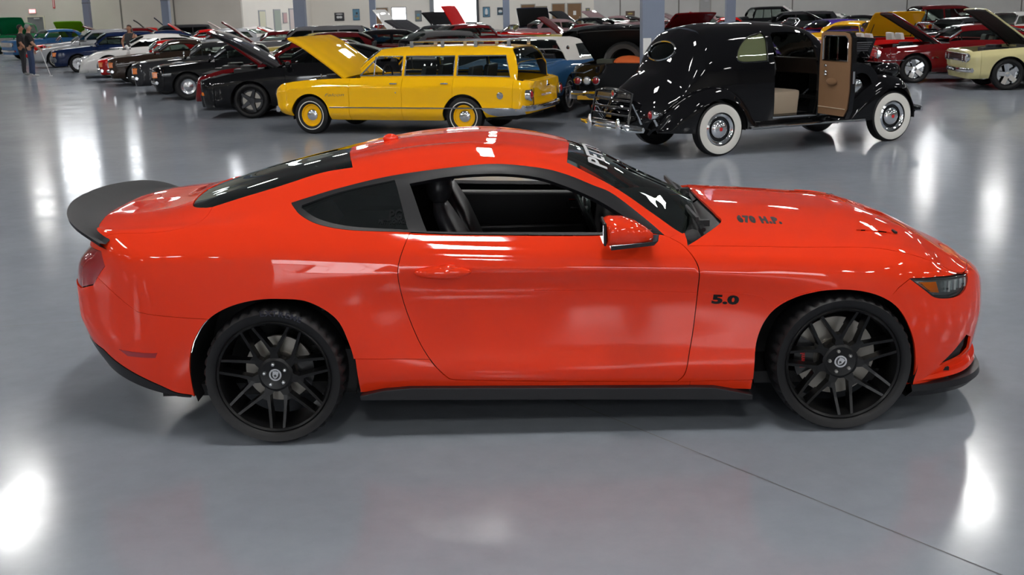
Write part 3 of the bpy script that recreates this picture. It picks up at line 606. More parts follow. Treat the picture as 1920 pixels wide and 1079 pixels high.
for s in (-1, 1):
    for ln in (smooth_line([(1.25,.716),(1.62,.708),(2.0,.690),(2.025,.689)]), smooth_line([(2.045,.688),(2.20,.688),(2.30,.672),(2.345,.650),(2.388,.612)]), smooth_line([(2.388,.612),(2.44,.648),(2.50,.676),(2.60,.702)])):
        w = np.linspace(.0030, .0030, len(ln)); up = np.stack([ln[:, 0], ln[:, 1]+w], 1); dn = np.stack([ln[:, 0], ln[:, 1]-w], 1)[::-1]
        obj('body_crease', panel_mesh(NH if ln[0, 0] > 2.03 else NC, [(NH if ln[0, 0] > 2.03 else NC).inv(np.vstack([up, dn]))], h=.03, off=.0028, lip=.004, gap=0, sides=(s,)), ORANGE, hero)
an = part('roof_antenna', MB().sphere((.51, 0, 1.357), (.042, .018, .026), 16, 8), ORANGE, roof, smooth=True)
me = text_mesh("PETTY'S", .12, .003, 0, 0); uv = NC.inv([(1.555, .02)], (0, 1))[0]
def wtext(a):
    x = a[:, 0]*2.05; up = a[:, 1]*1.2; y = -x; u = NC.inv(np.stack([1.60-up*.92, np.abs(y)], 1), (0, 1)); P = NC.ev(u[:, 0], u[:, 1])
    return np.stack([P[:, 0], np.where(y < 0, -1, 1)*P[:, 1], P[:, 2]+.003], 1)
me = xform(me, lambda a: wtext(a*[-1, 1, 1])); obj('windshield_banner', me, mat('banner_silver', (.62,.63,.64), .35, .3), hero)
me = text_mesh("PETTY'S GARAGE", .017, .0004); uv = NC.inv([(.585, 1.050)])[0]; obj('window_decal', patch_text(NC, me, uv, (1, 0), (0, 1), .001, -1), mat('decal_grey', (.008,.009,.010), .7, spec=.1), hero)
me = text_mesh("PG", .040, .001); uv = NC.inv([(.600, 1.078)])[0]; obj('window_decal', patch_text(NC, me, uv, (1.3, 0), (0, 1), .001, -1), mat('decal_grey'), hero)
# cabin
IN = mat('cabin_black', (.022,.022,.024), .5); CAR = mat('cabin_carpet', (.01,.01,.01), .95)
part('cabin_floor', MB().box((1.1, 0, .40), (1.9, 1.5, .06)).box((.25, 0, .62), (.5, 1.35, .46)), CAR, hero)
part('parcel_shelf', MB().box((-.22, 0, 1.0), (.6, 1.15, .03)), IN, hero)
for s in (-1, 1):
    part('door_trim', MB().hexa([(.75,s*.80,.42),(1.95,s*.80,.42),(1.95,s*.84,.42),(.75,s*.84,.42),(.75,s*.735,.94),(1.88,s*.735,.915),(1.88,s*.78,.925),(.75,s*.78,.955)]), IN, hero, bevel=.012)
    part('arm_rest', MB().box((1.25, s*.75, .70), (.7, .10, .07)), LEATHER, hero, bevel=.015)
    part('inside_handle', MB().tube([(1.49, s*.725, .86), (1.50, s*.715, .88), (1.62, s*.715, .88), (1.63, s*.725, .86), (1.61, s*.72, .83), (1.51, s*.72, .83), (1.49, s*.725, .86)], .008, 6), CHROME, hero)
def seat(x, y, nm):
    q = obj(nm, MB().hexa([(x-.28,y-.25,.45),(x+.26,y-.25,.47),(x+.26,y+.25,.47),(x-.28,y+.25,.45),(x-.28,y-.24,.58),(x+.28,y-.23,.62),(x+.28,y+.23,.62),(x-.28,y+.24,.58)]).me(True, bevel=.05), LEATHER, hero)
    v = []; n = 10
    prof = [(.0, .58, .25, .07), (-.06, .75, .27, .075), (-.13, .92, .26, .07), (-.185, 1.03, .20, .055), (-.20, 1.075, .13, .04)]
    for dx, z, hw, th in prof:
        for k in range(n):
            a = 2*PI*k/n; v.append((x-.17+dx+th*math.cos(a)*(1 if math.cos(a) < 0 else .6), y+hw*(abs(math.sin(a))**.6)*(1 if math.sin(a) > 0 else -1), z))
    part('seat_back', MB().add(v, [(i*n+k, i*n+(k+1) % n, (i+1)*n+(k+1) % n, (i+1)*n+k) for i in range(4) for k in range(n)]+[tuple(4*n+k for k in range(n))]), LEATHER, q, smooth=True, ang=1.2)
    part('head_rest', MB().sphere((x-.375, y, 1.155), (.068, .135, .10), 18, 12).tube([(x-.365, y-.06, 1.0), (x-.37, y-.06, 1.1)], .008, 6).tube([(x-.365, y+.06, 1.0), (x-.37, y+.06, 1.1)], .008, 6), LEATHER, q, smooth=True)
seat(1.16, -.37, 'front_seat'); seat(1.16, .37, 'front_seat')
part('rear_seat', MB().box((.42, 0, .62), (.45, 1.15, .2)).hexa([(.12,-.58,.65),(.28,-.58,.65),(.28,.58,.65),(.12,.58,.65),(-.06,-.55,1.02),(.05,-.55,1.02),(.05,.55,1.02),(-.06,.55,1.02)]), LEATHER, hero, bevel=.04, smooth=True)
part('dashboard', MB().hexa([(1.62,-.74,.55),(2.1,-.74,.5),(2.1,.74,.5),(1.62,.74,.55),(1.68,-.72,.93),(2.08,-.70,.935),(2.08,.70,.96),(1.68,.72,.945)]), IN, hero, bevel=.03, smooth=True)
part('centre_console', MB().box((1.35, 0, .58), (.9, .22, .28)), IN, hero, bevel=.03)
sw = MB(); cx, cy, cz = 1.56, .37, .90; tl = .42
ringp = [(cx-.185*math.sin(a)*math.sin(tl), cy+.185*math.cos(a), cz+.185*math.sin(a)*math.cos(tl)) for a in np.linspace(0, 2*PI, 25)]
swo = part('steering_wheel', sw.tube(ringp, .016, 8, cap=False), LEATHER, hero, smooth=True)
part('wheel_spoke', MB().tube([ringp[0], (cx+.03, cy, cz), ringp[12]], .014, 6).tube([(cx+.03, cy, cz), ringp[18]], .014, 6).sphere((cx+.02, cy, cz), (.03, .07, .07)), mat('spoke_silver', (.35,.36,.38), .3, .8), swo, smooth=True)
# wheels
def hero_wheel(x, y, r, s, spin, caliper_red, disc_r):
    rr = .274; ow = .108          # rim radius, half width of the tyre
    RIMM = mat('rim_black', (.004,.004,.0045), .34, spec=.35)
    rim = MB().lathe([(rr+.004, ow-.004), (rr-.004, ow+.002), (rr-.013, ow-.006), (rr-.022, ow-.04), (rr-.026, -.10), (rr-.012, -.115)], 64).lathe([(.001, .060), (.040, .062), (.072, .066), (.086, .060), (.092, .02)], 28)
    for k in range(7):
        a = spin+2*PI*k/7
        c_, s_ = math.cos(a), math.sin(a)
        Q = lambda r_, w, o: (r_*c_-w*s_, o, r_*s_+w*c_)
        rim.hexa([Q(.06, -.030, .02), Q(.138, -.016, .02), Q(.138, .016, .02), Q(.06, .030, .02), Q(.06, -.026, .060), Q(.138, -.011, .066), Q(.138, .011, .066), Q(.06, .026, .060)])
        for d in (-1, 1):
            e = a+d*(PI/7-.115); p0 = np.array([.112*math.cos(a+d*.06), .112*math.sin(a+d*.06)]); p1 = np.array([.262*math.cos(e), .262*math.sin(e)]); t = (p1-p0)/np.linalg.norm(p1-p0); n = np.array([-t[1], t[0]])
            def P(q, w, o): k_ = p0*(1-q)+p1*q+n*w; return (k_[0], o, k_[1])
            for q0, q1, w0, w1, o0, o1 in ((0, .45, .0135, .0100, .064, .074), (.45, 1, .0100, .0105, .074, .100)):
                rim.hexa([P(q0, -w0, .02), P(q1, -w1, .03), P(q1, w1, .03), P(q0, w0, .02), P(q0, -w0*.7, o0), P(q1, -w1*.6, o1), P(q1, w1*.6, o1), P(q0, w0*.7, o0)])
    me = rim.me(True, .5); xform(me, lambda a: a*[1, s, 1])
    if s < 0: me.flip_normals()
    w = obj('wheel', me, RIMM, hero, (x, y, r))
    ty = MB(); n = 120; prof = [(rr-.002, ow-.012), (rr+.006, ow+.004), (rr+.022, ow+.012), (rr+.045, ow+.016), (r-.028, ow+.010), (r-.013, ow-.004), (r-.003, ow-.024), (r, ow-.06), (r, 0), (r, -ow+.06), (r-.004, -ow+.02), (r-.03, -ow-.01), (rr+.03, -ow-.012), (rr, -ow)]
    ty.lathe(prof, n); L = len(prof)
    for k in range(n):
        if k % 3 == 0:
            for i, f_ in ((5, .975), (6, .965), (7, .968)): p = ty.v[k*L+i]; ty.v[k*L+i] = (p[0]*f_, p[1], p[2]*f_)
    me = ty.me(True, .9); xform(me, lambda a: a*[1, s, 1])
    if s < 0: me.flip_normals()
    t_ = obj('tyre', me, RUBBER, w)
    ang0 = 1.62 if caliper_red is False else 2.1
    if s < 0 and not caliper_red:
        for i, ch in enumerate('EXTREME'):
            a = 1.66-i*.093; cm = text_mesh(ch, .034, .0012, 0, .0008); R_ = rr+.046
            ca, sa = math.cos(a-PI/2), math.sin(a-PI/2)
            xform(cm, lambda q: np.stack([R_*math.cos(a)+q[:, 0]*1.25*ca-q[:, 1]*sa, -(ow+.0175)+q[:, 1]*.10+0*q[:, 0], R_*math.sin(a)+q[:, 0]*1.25*sa+q[:, 1]*ca], 1)); obj('tyre_letter', cm, mat('tyre_print', (.012,.013,.035), .4), t_)
    nut = MB().lathe([(.0001, .014), (.007, .013), (.0095, .006), (.0095, -.01)], 6); nm = nut.me()
    if s < 0: xform(nm, lambda a: a*[1, -1, 1])
    NUTM = mat('lug_steel', (.62,.63,.64), .3, .8) if not caliper_red else mat('lug_grey', (.30,.30,.29), .5, .3)
    for k in range(5): a = spin+.32+2*PI*k/5; obj('lug_nut', nm, NUTM, w, (.053*math.cos(a), s*.064, .053*math.sin(a)))
    cap = MB().lathe([(.0001, .066), (.030, .066), (.031, .060)], 28).me()
    if s < 0: xform(cap, lambda a: a*[1, -1, 1])
    cp = obj('centre_cap', cap, mat('cap_black', (.01,.01,.011), .3, coat=.4), w); SIL = mat('cap_silver', (.66,.67,.69), .25, .7)
    em = MB().lathe([(.0225, .0675), (.0300, .0675)], 36); sh = [(-.0145,.016),(0,.019),(.0145,.016),(.013,-.006),(.006,-.016),(0,-.0195),(-.006,-.016),(-.013,-.006)]
    rot = -.2 if not caliper_red else -.6; cr, sr = math.cos(rot), math.sin(rot)
    em.add([(a*cr-b*sr, .0675, a*sr+b*cr) for a, b in sh], [tuple(range(8))]); emm = em.me(); xform(emm, lambda a: a*[1, s, 1]); obj('cap_emblem', emm, SIL, w)
    cm = MB(); cross = [(-.0025,.007),(.0025,.007),(.0025,.0025),(.007,.0025),(.007,-.0025),(.0025,-.0025),(.0025,-.007),(-.0025,-.007),(-.0025,-.0025),(-.007,-.0025),(-.007,.0025),(-.0025,.0025)]
    cm.add([(a*cr-(b-.004)*sr, .0682, a*sr+(b-.004)*cr) for a, b in cross], [tuple(range(12))]); cmm = cm.me(); xform(cmm, lambda a: a*[1, s, 1]); obj('cap_cross', cmm, mat('cap_black'), w)
    disc = MB().lathe([(.001, -.03), (.09, -.03), (.09, -.045), (disc_r, -.045), (disc_r, -.07)], 48).me(True, .5); xform(disc, lambda a: a*[1, s, 1])
    if s < 0: disc.flip_normals()
    obj('brake_disc', disc, mat('brake_iron', (.30,.28,.25), .35, .85), w)
    ca = MB(); c0 = PI-.55; c1 = PI+.45
    if not caliper_red: c0, c1 = -.5, .35
    for k in range(8):
        a0, a1 = c0+(c1-c0)*k/8, c0+(c1-c0)*(k+1)/8
        ca.hexa([(q*math.cos(a), o, q*math.sin(a)) for o in (-.09, -.012) for q, a in ((disc_r*.58, a0), (disc_r*1.06, a0), (disc_r*1.06, a1), (disc_r*.58, a1))])
    cme = ca.me(); xform(cme, lambda a: a*[1, s, 1]); co = obj('brake_caliper', cme, mat('caliper_black', (.012,.012,.013), .3, coat=.5), w)
    if caliper_red and s < 0:
        tm = text_mesh('brembo', .032, .0008); xform(tm, lambda a: np.stack([-disc_r*.84-a[:, 1]-.001*a[:, 0], np.full(len(a), -.0105+.024)*0-.0+np.full(len(a), .0)-.0125+.026-.0*a[:, 0], a[:, 0]], 1)); xform(tm, lambda a: np.stack([a[:, 0], np.full(len(a), -(-.012)-.0135+.0), a[:, 2]], 1)); xform(tm, lambda a: np.stack([a[:, 0], np.full(len(a), .0), a[:, 2]], 1)); xform(tm, lambda a: a+[0, .0105, 0]); obj('caliper_lettering', tm, mat('caliper_red', (.75,.02,.02), .4), co)
    return w
hero_wheel(0, -.868, .340, -1, -PI/2+PI/7, False, .165); hero_wheel(0, .868, .340, 1, -PI/2+PI/7, False, .165)
hero_wheel(2.72, -.848, .336, -1, -PI/2+PI/7+.10, True, .195); hero_wheel(2.72, .848, .336, 1, -PI/2+PI/7+.10, True, .195)
part('axle', MB().tube([(0, -.75, .345), (0, .75, .345)], .04, 8), DARK, hero); part('axle', MB().tube([(2.72, -.75, .345), (2.72, .75, .345)], .04, 8), DARK, hero)
# ------------------------------------------------------------------ other cars: one parametric body, many shapes
def ipl(pts):
    xs = [p[0] for p in pts]; ys = [p[1] for p in pts]; o = np.argsort(xs); xs = np.array(xs, float)[o]; ys = np.array(ys, float)[o]
    return lambda x: float(np.interp(x, xs, ys))
class Spec(dict):
    __getattr__ = dict.__getitem__
BASE = dict(wb=2.9, fo=.85, ro=1.15, hw=.92, r=.33, tw=.10, arch=.045, arch_r=None,
    belt=None, crown=.05, zb=.24, plan=None, tuck=.90, crease=.86, edge=.94, nose=.03, tail=.03, hood_x=(-.55, None), deck_x=None, cuts=(-.62, -1.75), open_roof=False,
    glass_z=(None, None), wsb=-.45, wst=-1.0, rgt=-2.2, rgb=-2.75, roof=1.38, rw=.58, bw=.80, pillars=(-1.7,), lean=.35, rear_lean=.6, h=.07,
    hood_up=0, deck_up=0, hinge_front=False, wheel='cap', bump=('chrome', 'chrome'), bump_z=(.45, .45), lights='round', grille='chrome', tails='red', strip=None, roofmat=None, cap='chrome', handle=True, mirror=False, glass='g', seat='dark', wellopen=True)
def body_net(S):
    L = S.wb+S.ro; F = S.fo; bz = ipl(S.belt); hw = ipl(S.plan) if S.plan else (lambda x: S.hw)
    xs = sorted(set([round(v, 3) for v in list(np.linspace(-L+.32, F-.32, int((L+F-.64)/.28)+1))])); xs = [-L+.0, -L+.05, -L+.14]+xs+[F-.14, F-.05, F-.0]
    zb = ipl(S.zb) if isinstance(S.zb, (list, tuple)) else (lambda x: S.zb); rows = []; cr = ipl(S.crown) if isinstance(S.crown, (list, tuple)) else (lambda x: S.crown)
    def row(x, wf, xo=0, last=False):
        zt, b, w = bz(x), zb(x), hw(x)*wf; d = zt-b; c = cr(x)
        k = [(.88*S.tuck/.9*w if not last else 0, b), (.965*S.tuck/.9*w, b+.13*d), (w, b+.45*d), (w, b+S.crease*d-.02), (S.edge*w, zt), (.55*w, zt+c*.75), (0, zt+c)]
        rk = S.nose if x > 0 else -S.tail
        e = 1 if xo else 0
        return [(x+e*rk*((z-b)/d-.5)*2*xo, 0 if last else y, z) for y, z in k]
    rows.append(row(-L, .0, 1, True)); rows.append(row(-L, .62, 1)); rows.append(row(-L+.03, .90, .9)); rows.append(row(-L+.12, .975, .6))
    for x in xs[3:-3]: rows.append(row(x, 1))
    rows.append(row(F-.12, .975, .6)); rows.append(row(F-.03, .90, .9)); rows.append(row(F, .62, 1)); rows.append(row(F, 0, 1, True))
    n = Net(rows); n.crease = {3: np.full(len(rows), S.get('sharp', .4)), 4: np.full(len(rows), S.get('sharp2', .5))}; n.top = 4; n.end = 1; return n
def cabin_net(S):
    bz = ipl(S.belt); rows = []; zr = S.roof
    def row(x, f, zr_, soft=0):
        b = bz(x)-.01; t = b+(zr_-b); bw = S.bw; rw = S.rw
        y2 = bw+(rw+.06-bw)*f; y3 = bw-.05+(rw-.06-bw+.05)*f
        return [(x, bw, b), (x, bw+(y2-bw)*.5+.012*f, b+(t-.11*f-b)*.5), (x, y2, t-.11*f), (x, y3, t-.035*f), (x, y3*.5, t-.005), (x, 0, t)]
    A = [(S.rgb, .02, bz(S.rgb)+.06), (S.rgb*.55+S.rgt*.45, .5, None), (S.rgt-.06, .95, zr-.035), (S.rgt+.12, 1, zr-.012)]
    m0, m1 = S.rgt+.12, S.wst-.12
    for q in np.linspace(0, 1, 4)[1:-1]: A.append((m0+(m1-m0)*q, 1, zr+.006))
    A += [(S.wst-.12, 1, zr-.012), (S.wst+.04, .95, zr-.035), (S.wst*.45+S.wsb*.55, .5, None), (S.wsb, .02, bz(S.wsb)+.06)]
    for x, f, z in A:
        if z is None: z = bz(x)+.06+(zr-.04-bz(x)-.06)*.53
        rows.append(row(x, f, z))
    n = Net(rows); n.top = 2; return n
def ucoord(n, x, k=2):
    r = n.C[:, k, 0]; i = np.argsort(r[1:-1])+1; return float(np.interp(x, r[i], n.U[i]))
WHEELS = {}
def bg_wheel(style, r, tw, painted=None):
    """returns list of (name, mesh, material) built outward along -y; the first is the wheel"""
    key = (style, r, tw, painted)
    if key in WHEELS: return WHEELS[key]
    rr = r*(.60 if style in ('cap', 'white', 'wire') else .72); out = []
    ty = MB().lathe([(rr, tw*.8), (rr+.02, tw), (r*.5+rr*.5, tw*1.05), (r-.03, tw*.98), (r-.005, tw*.8), (r, tw*.4), (r, -tw*.7), (r-.03, -tw), (rr, -tw*.9)], 40)
    flip = lambda m: (xform(m, lambda a: a*[1, -1, 1]), m.flip_normals())[0]
    RM = {'cap': painted or ALU, 'white': GLOSSB, 'five': mat('dark_alloy', (.035,.036,.04), .4, .6), 'alloy': ALU, 'chrome': CHROME, 'wire': BRIGHT, 'ralloy': mat('silver_alloy', (.45,.46,.48), .3, .8)}[style]
    if style in ('cap', 'white'):
        rim = MB().lathe([(rr, tw*.75), (rr*.93, tw*.8), (rr*.86, tw*.45), (rr*.6, tw*.40), (rr*.5, tw*.42), (.001, tw*.42)], 36)
    elif style == 'wire':
        rim = MB().lathe([(rr, tw*.75), (rr*.95, tw*.85), (rr*.88, tw*.6), (rr*.62, tw*.5), (rr*.58, tw*.75), (rr*.30, tw*.85), (.001, tw*.95)], 36)
    else:
        n = {'five': 5, 'alloy': 15, 'chrome': 5, 'ralloy': 10}[style]
        rim = MB().lathe([(rr, tw*.75), (rr*.95, tw*.86), (rr*.90, tw*.6), (rr*.86, -tw*.3), (rr*.2, -tw*.3)], 40).lathe([(rr*.24, tw*.2), (rr*.22, tw*.58), (.001, tw*.62)], 16)
        for k in range(n):
            a = 2*PI*k/n+PI/2; c, s = math.cos(a), math.sin(a); w0, w1 = {'five': (.20, .10), 'alloy': (.05, .07), 'chrome': (.22, .26), 'ralloy': (.09, .06)}[style]
            P = lambda q, w, o: (rr*(q*c-w*s), o, rr*(q*s+w*c))
            rim.hexa([P(.12, -w0, tw*.2), P(.93, -w1, tw*.3), P(.93, w1, tw*.3), P(.12, w0, tw*.2), P(.12, -w0*.8, tw*.55), P(.93, -w1*.8, tw*.68), P(.93, w1*.8, tw*.68), P(.12, w0*.8, tw*.55)])
    out.append(('wheel', flip(rim.me(True, .6)), RM)); out.append(('tyre', flip(ty.me(True, .8)), RUBBER))
    if style == 'cap':
        out.append(('hub_cap', flip(MB().lathe([(rr*.56, tw*.42), (rr*.52, tw*.55), (rr*.40, tw*.78), (rr*.2, tw*.86), (.001, tw*.88)], 24).me(True)), CHROME))
        out.append(('whitewall', flip(MB().lathe([(rr+.038, tw*1.052), (rr+.052, tw*1.056)], 40).me()), mat('whitewall', (.78,.76,.70), .6)))
    if style == 'white':
        out.append(('whitewall', flip(MB().lathe([(rr+.008, tw*1.0), (rr+.03, tw*1.05), (r-.045, tw*1.055), (r-.03, tw*1.0)], 48).me(True)), mat('whitewall')))
        out.append(('trim_ring', flip(MB().lathe([(rr*1.0, tw*.86), (rr*.92, tw*.98), (rr*.80, tw*.80), (rr*.76, tw*.6)], 40).me(True)), CHROME))
        out.append(('hub_cap', flip(MB().lathe([(rr*.60, tw*.5), (rr*.56, tw*.72), (rr*.42, tw*.98), (rr*.2, tw*1.10), (.001, tw*1.12)], 28).me(True)), CHROME))
        out.append(('cap_medallion', flip(MB().lathe([(rr*.15, tw*1.10), (.001, tw*1.14)], 16).me()), mat('cap_red', (.6,.02,.02), .3)))
    if style in ('five', 'ralloy'): out.append(('brake_disc', flip(MB().lathe([(.001, 0), (rr*.72, 0), (rr*.72, -.02)], 24).me()), mat('brake_iron', (.30,.28,.25), .35, .85)))
    WHEELS[key] = out; return out
def add_wheel(par, style, x, y, r, tw, painted=None, spin=0):
    s = -1 if y < 0 else 1; w = None
    for nm, me, m in bg_wheel(style, r, tw, painted):
        if s > 0:
            k = (id(me), 'm')
            if k not in WHEELS: c = me.copy(); xform(c, lambda a: a*[1, -1, 1]); c.flip_normals(); WHEELS[k] = c
            me = WHEELS[k]
        if not me.materials: me.materials.append(m)
        o = bpy.data.objects.new(nm, me); COL.objects.link(o)
        if w is None: o.parent = par; o.location = (x, y, r); o.rotation_euler = (0, spin, 0); w = o
        else: o.parent = w
    return w
ENG = mat('engine_dark', (.03,.03,.032), .5, .3)
def split_v(q, u):
    i = np.where((q[:-1, 0] >= u) & (q[1:, 0] < u))[0]; i = i[-1] if len(i) else 0
    t = (q[i, 0]-u)/max(1e-6, q[i, 0]-q[i+1, 0]); return float(q[i, 1]+(q[i+1, 1]-q[i, 1])*t)
def make_car(root, S, PM, LOD=0):
    """all parts of a car under root; local x forward, origin on the ground under the front axle"""
    S = Spec({**BASE, **S}); n = body_net(S); h = S.h; L = S.wb+S.ro; F = S.fo; bz = ipl(S.belt); V4 = n.V[4]; VC = n.V[6]
    uu = lambda x: ucoord(n, x)
    zb = ipl(S.zb) if isinstance(S.zb, (list, tuple)) else (lambda x: S.zb)
    def arch(cx, back=False):
        R = S.r+S.arch; z0 = S.r
        if S.arch_r is not None and back: R2 = S.arch_r
        else: R2 = R
        pts = [(cx+R*math.cos(a), z0+R2*math.sin(a)) for a in np.linspace(PI+.0, 0, 22)]; b0, b1 = zb(cx-R)+.004, zb(cx+R)+.004
        if z0 > b0: pts = [(cx-R*1.0, b0)]+pts+[(cx+R*1.0, b1)]
        return n.inv(pts)
    side = {}
    xs = [F-.26]+[c for c in S.cuts]+[-L+.26]
    names = S.get('names') or (['front_fender']+['door']*(len(S.cuts)-1)+['quarter_panel'])
    made = {}
    for i in range(len(xs)-1):
        a, b = xs[i+1], xs[i]; loop = [(uu(a), V4), (uu(b), V4)]; end = [(uu(a), 0)]
        if names[i] == 'front_fender': loop += [(uu(b), 0)]+[tuple(p) for p in arch(0)[::-1]]
        elif names[i] == 'quarter_panel':
            q = arch(-S.wb, True)[::-1]
            loop += ([(uu(b), 0)] if b > -S.wb+S.r+S.arch else [(uu(b), split_v(q, uu(b)))])+[tuple(p) for p in q if p[0] < uu(b)-.004]
        else:
            loop += [(uu(b), 0)]; q0 = arch(-S.wb, True)[::-1]; q = [tuple(p) for p in q0 if p[0] > uu(a)+.004]
            if q: loop += q; end = [(uu(a), split_v(q0, uu(a)))]
        loop += end
        for s in (-1, 1):
            o = obj(names[i], panel_mesh(n, [np.array(loop)], h=h, sides=(s,), gap=.003, lip=.02), PM, root); made[(names[i], i, s)] = o
            if names[i] == 'door' and S.handle:
                x = a+.14; z = bz(x)-.09; y = float(n.ev(*n.inv([(x, z)])[0])[0][1])
                part('door_handle', MB().box((x, s*(y+.018), z), (.13, .03, .022)), BRIGHT, o, bevel=.006)
    HX = S.hood_x[1] if S.hood_x[1] is not None else F-.10; hx0 = S.hood_x[0]
    uH, uA, uD0 = uu(HX), uu(F-.26), None
    obj('nose_panel', panel_mesh(n, [np.array([(uA, 0), (n.U[-1], 0), (n.U[-1], VC), (uH, VC), (uH, V4), (uA, V4)] if HX > F-.26 else [(uA, 0), (n.U[-1], 0), (n.U[-1], VC), (uH, VC), (uH, V4), (uA, V4)])], h=h, sides=(-1, 1), gap=.002, lip=.02), PM, root)
    dx1 = S.deck_x[1] if S.deck_x else S.rgb+.02; dx0 = S.deck_x[0] if S.deck_x and S.deck_x[0] is not None else -L+.10
    uD0, uB = uu(dx0), uu(-L+.26)
    if dx1 > dx0: tl = [(n.U[0], 0), (uB, 0), (uB, V4), (uD0, V4), (uD0, VC), (n.U[0], VC)]
    else: uD0 = uu(S.rgb+.05); tl = [(n.U[0], 0), (uB, 0), (uB, V4), (uD0, V4), (uD0, VC), (n.U[0], VC)]
    obj('tail_panel', panel_mesh(n, [np.array(tl)], h=h, sides=(-1, 1), gap=.002, lip=.02), PM, root)
    def lid(name, x0, x1, ang, hinge, inner):
        me = panel_mesh(n, [np.array([(uu(x0), V4), (uu(x1), V4), (uu(x1), VC), (uu(x0), VC)])], h=h, sides=(-1, 1), gap=.004, lip=.03)
        hx, hz = hinge; xform(me, lambda a: a-[hx, 0, hz]); o = obj(name, me, PM, root, (hx, 0, hz), (0, ang, 0))
        if ang:
            me2 = panel_mesh(n, [np.array([(uu(x0), V4), (uu(x1), V4), (uu(x1), VC), (uu(x0), VC)])], h=h*1.5, sides=(-1, 1), gap=.03, lip=.02, off=-.03); xform(me2, lambda a: a-[hx, 0, hz]); obj('lid_liner', me2, inner, o)
        return o
    if S.hinge_front: hd = lid('hood', hx0, HX, S.hood_up, (HX-.02, bz(HX)), mat('hood_underside', (.02,.02,.02), .7))
    else: hd = lid('hood', hx0, HX, -S.hood_up, (hx0+.03, bz(hx0)+.03), S.get('hoodin') or mat('hood_underside', (.02,.02,.02), .7))
    if dx1 > dx0: dk = lid('trunk_lid', dx0, dx1, S.deck_up, (dx1-.03, bz(dx1)+.02), mat('hood_underside', (.02,.02,.02), .7))
    if S.hood_up:
        e = MB().box(((hx0+HX)/2, 0, bz(hx0)-.22), (HX-hx0, S.hw*1.6, .10)); part('engine_bay', e, DARK, root)
        part('engine', MB().box(((hx0+HX)/2, 0, bz(hx0)-.14), (.55, .45, .2)).lathe([(.001, .07), (.17, .07), (.17, 0)], 16, 'z', ((hx0+HX)/2, 0, bz(hx0)-.05)), ENG, root, bevel=.01)
        for s in (-1, 1): part('hood_prop', MB().tube([(hx0+.12, s*S.hw*.75, bz(hx0)-.05), (hx0+.12+.42*math.cos(S.hood_up), s*S.hw*.75, bz(hx0)+.42*math.sin(S.hood_up))], .012, 6), PLAST, root)
    part('floor_pan', MB().box(((F-L)/2, 0, zb(-1)+.05), (F+L-.5, S.hw*1.5, .06)).box(((F-L)/2-.2, 0, zb(-1)+.2), (S.wb-.9, S.hw*1.72, .3)), DARK, root)
    tz = min(bz(S.wsb), bz(S.rgb), bz(-1.5))-.07; part('cabin_tub', MB().box(((S.wsb+S.rgb)/2, 0, (tz+.35)/2), (S.wsb-S.rgb-.02, (min(S.bw, S.hw*.9)-.04)*2, tz-.35)), IN if S.seat == 'dark' else mat('cabin_brown', (.06,.045,.035), .8), root)
    for cx in (0, -S.wb):
        for s in (-1, 1): part('wheel_well', MB().lathe([(S.r+S.arch+.01, s*(S.hw-.06)), (S.r+S.arch+.01, s*(S.hw-.42)), (.05, s*(S.hw-.42))], 14, c=(cx, 0, S.r), a0=-.2, a1=PI+.2), DARK, root)
    # cabin
    glm = {'g': TINT, 'd': glass('dark_glass', (.10,.12,.12)), 'c': glass('pale_glass', (.60,.66,.63))}[S.glass]
    RMAT = S.roofmat or PM; cb = cabin_net(S)
    xz = lambda pts: cb.inv(pts)
    zt, ZB = S.roof-.145, .035
    def on(x, z, which):   # slanted pillars
        pass
    ctop = lambda xa: [(ucoord(cb, xa, 2), cb.V[-1])]
    cu = lambda x: ucoord(cb, x, 2)
    wsl = [(cu(S.wst), cb.V[-1]), (cu(S.wst+.01), cb.V[3]), (cu(S.wst+.05), cb.V[2]+.03), (cu(S.wsb-.09), cb.V[2]*.62), (cu(S.wsb), cb.V[2]*.75), (cu(S.wsb), cb.V[-1])]
    obj('windshield', panel_mesh(cb, [np.array(wsl)], h=h, sides=(-1, 1), gap=.012, lip=0), CLEAR if S.glass == 'c' else glm, root)
    for s in (-1, 1):
        pl = cb.ev([cu(S.wst+.02), (cu(S.wst)+cu(S.wsb))/2, cu(S.wsb)], [cb.V[2]+.02, cb.V[2]*.85, cb.V[2]*.66])
        part('windshield_pillar', MB().tube([(p[0], s*p[1], p[2]) for p in pl], .022, 6), BRIGHT if S.get('chromepillar', S.open_roof) else RMAT, root)
    if S.open_roof:
        p = cb.ev([cu(S.wst+.02)]*7, np.linspace(cb.V[2]+.02, cb.V[-1], 7)); part('windshield_header', MB().tube([tuple(q*[1, -1, 1]) for q in p]+[tuple(q) for q in p[::-1]], .02, 6), BRIGHT, root)
    else:
        rgl = [(cu(S.rgt), cb.V[-1]), (cu(S.rgt), cb.V[3]), (cu(S.rgt-.06), cb.V[2]+S.get('rg_in', .05)), (cu(S.rgb+.10), cb.V[2]*.75+S.get('rg_in', .05)), (cu(S.rgb+.04), cb.V[3]), (cu(S.rgb+.04), cb.V[-1])]
        obj('rear_window', panel_mesh(cb, [np.array(rgl)], h=h, sides=(-1, 1), gap=.012, lip=0), glm, root)
        bel = lambda x: bz(x)+ZB
        wf = lambda z, x0, x1, z0, z1: x0+(x1-x0)*(z-z0)/(z1-z0)
        f0 = (S.wsb-.22, bel(S.wsb-.22)); f1 = (S.wst-.02, zt)
        r0 = (S.get('sw0', S.rgb+.35), 0); r0 = (r0[0], bel(r0[0])); r1 = (S.get('sw1', S.rgt+.10), zt)
        cutsx = [None]+list(S.pillars)+[None]; holes = []; wins = []
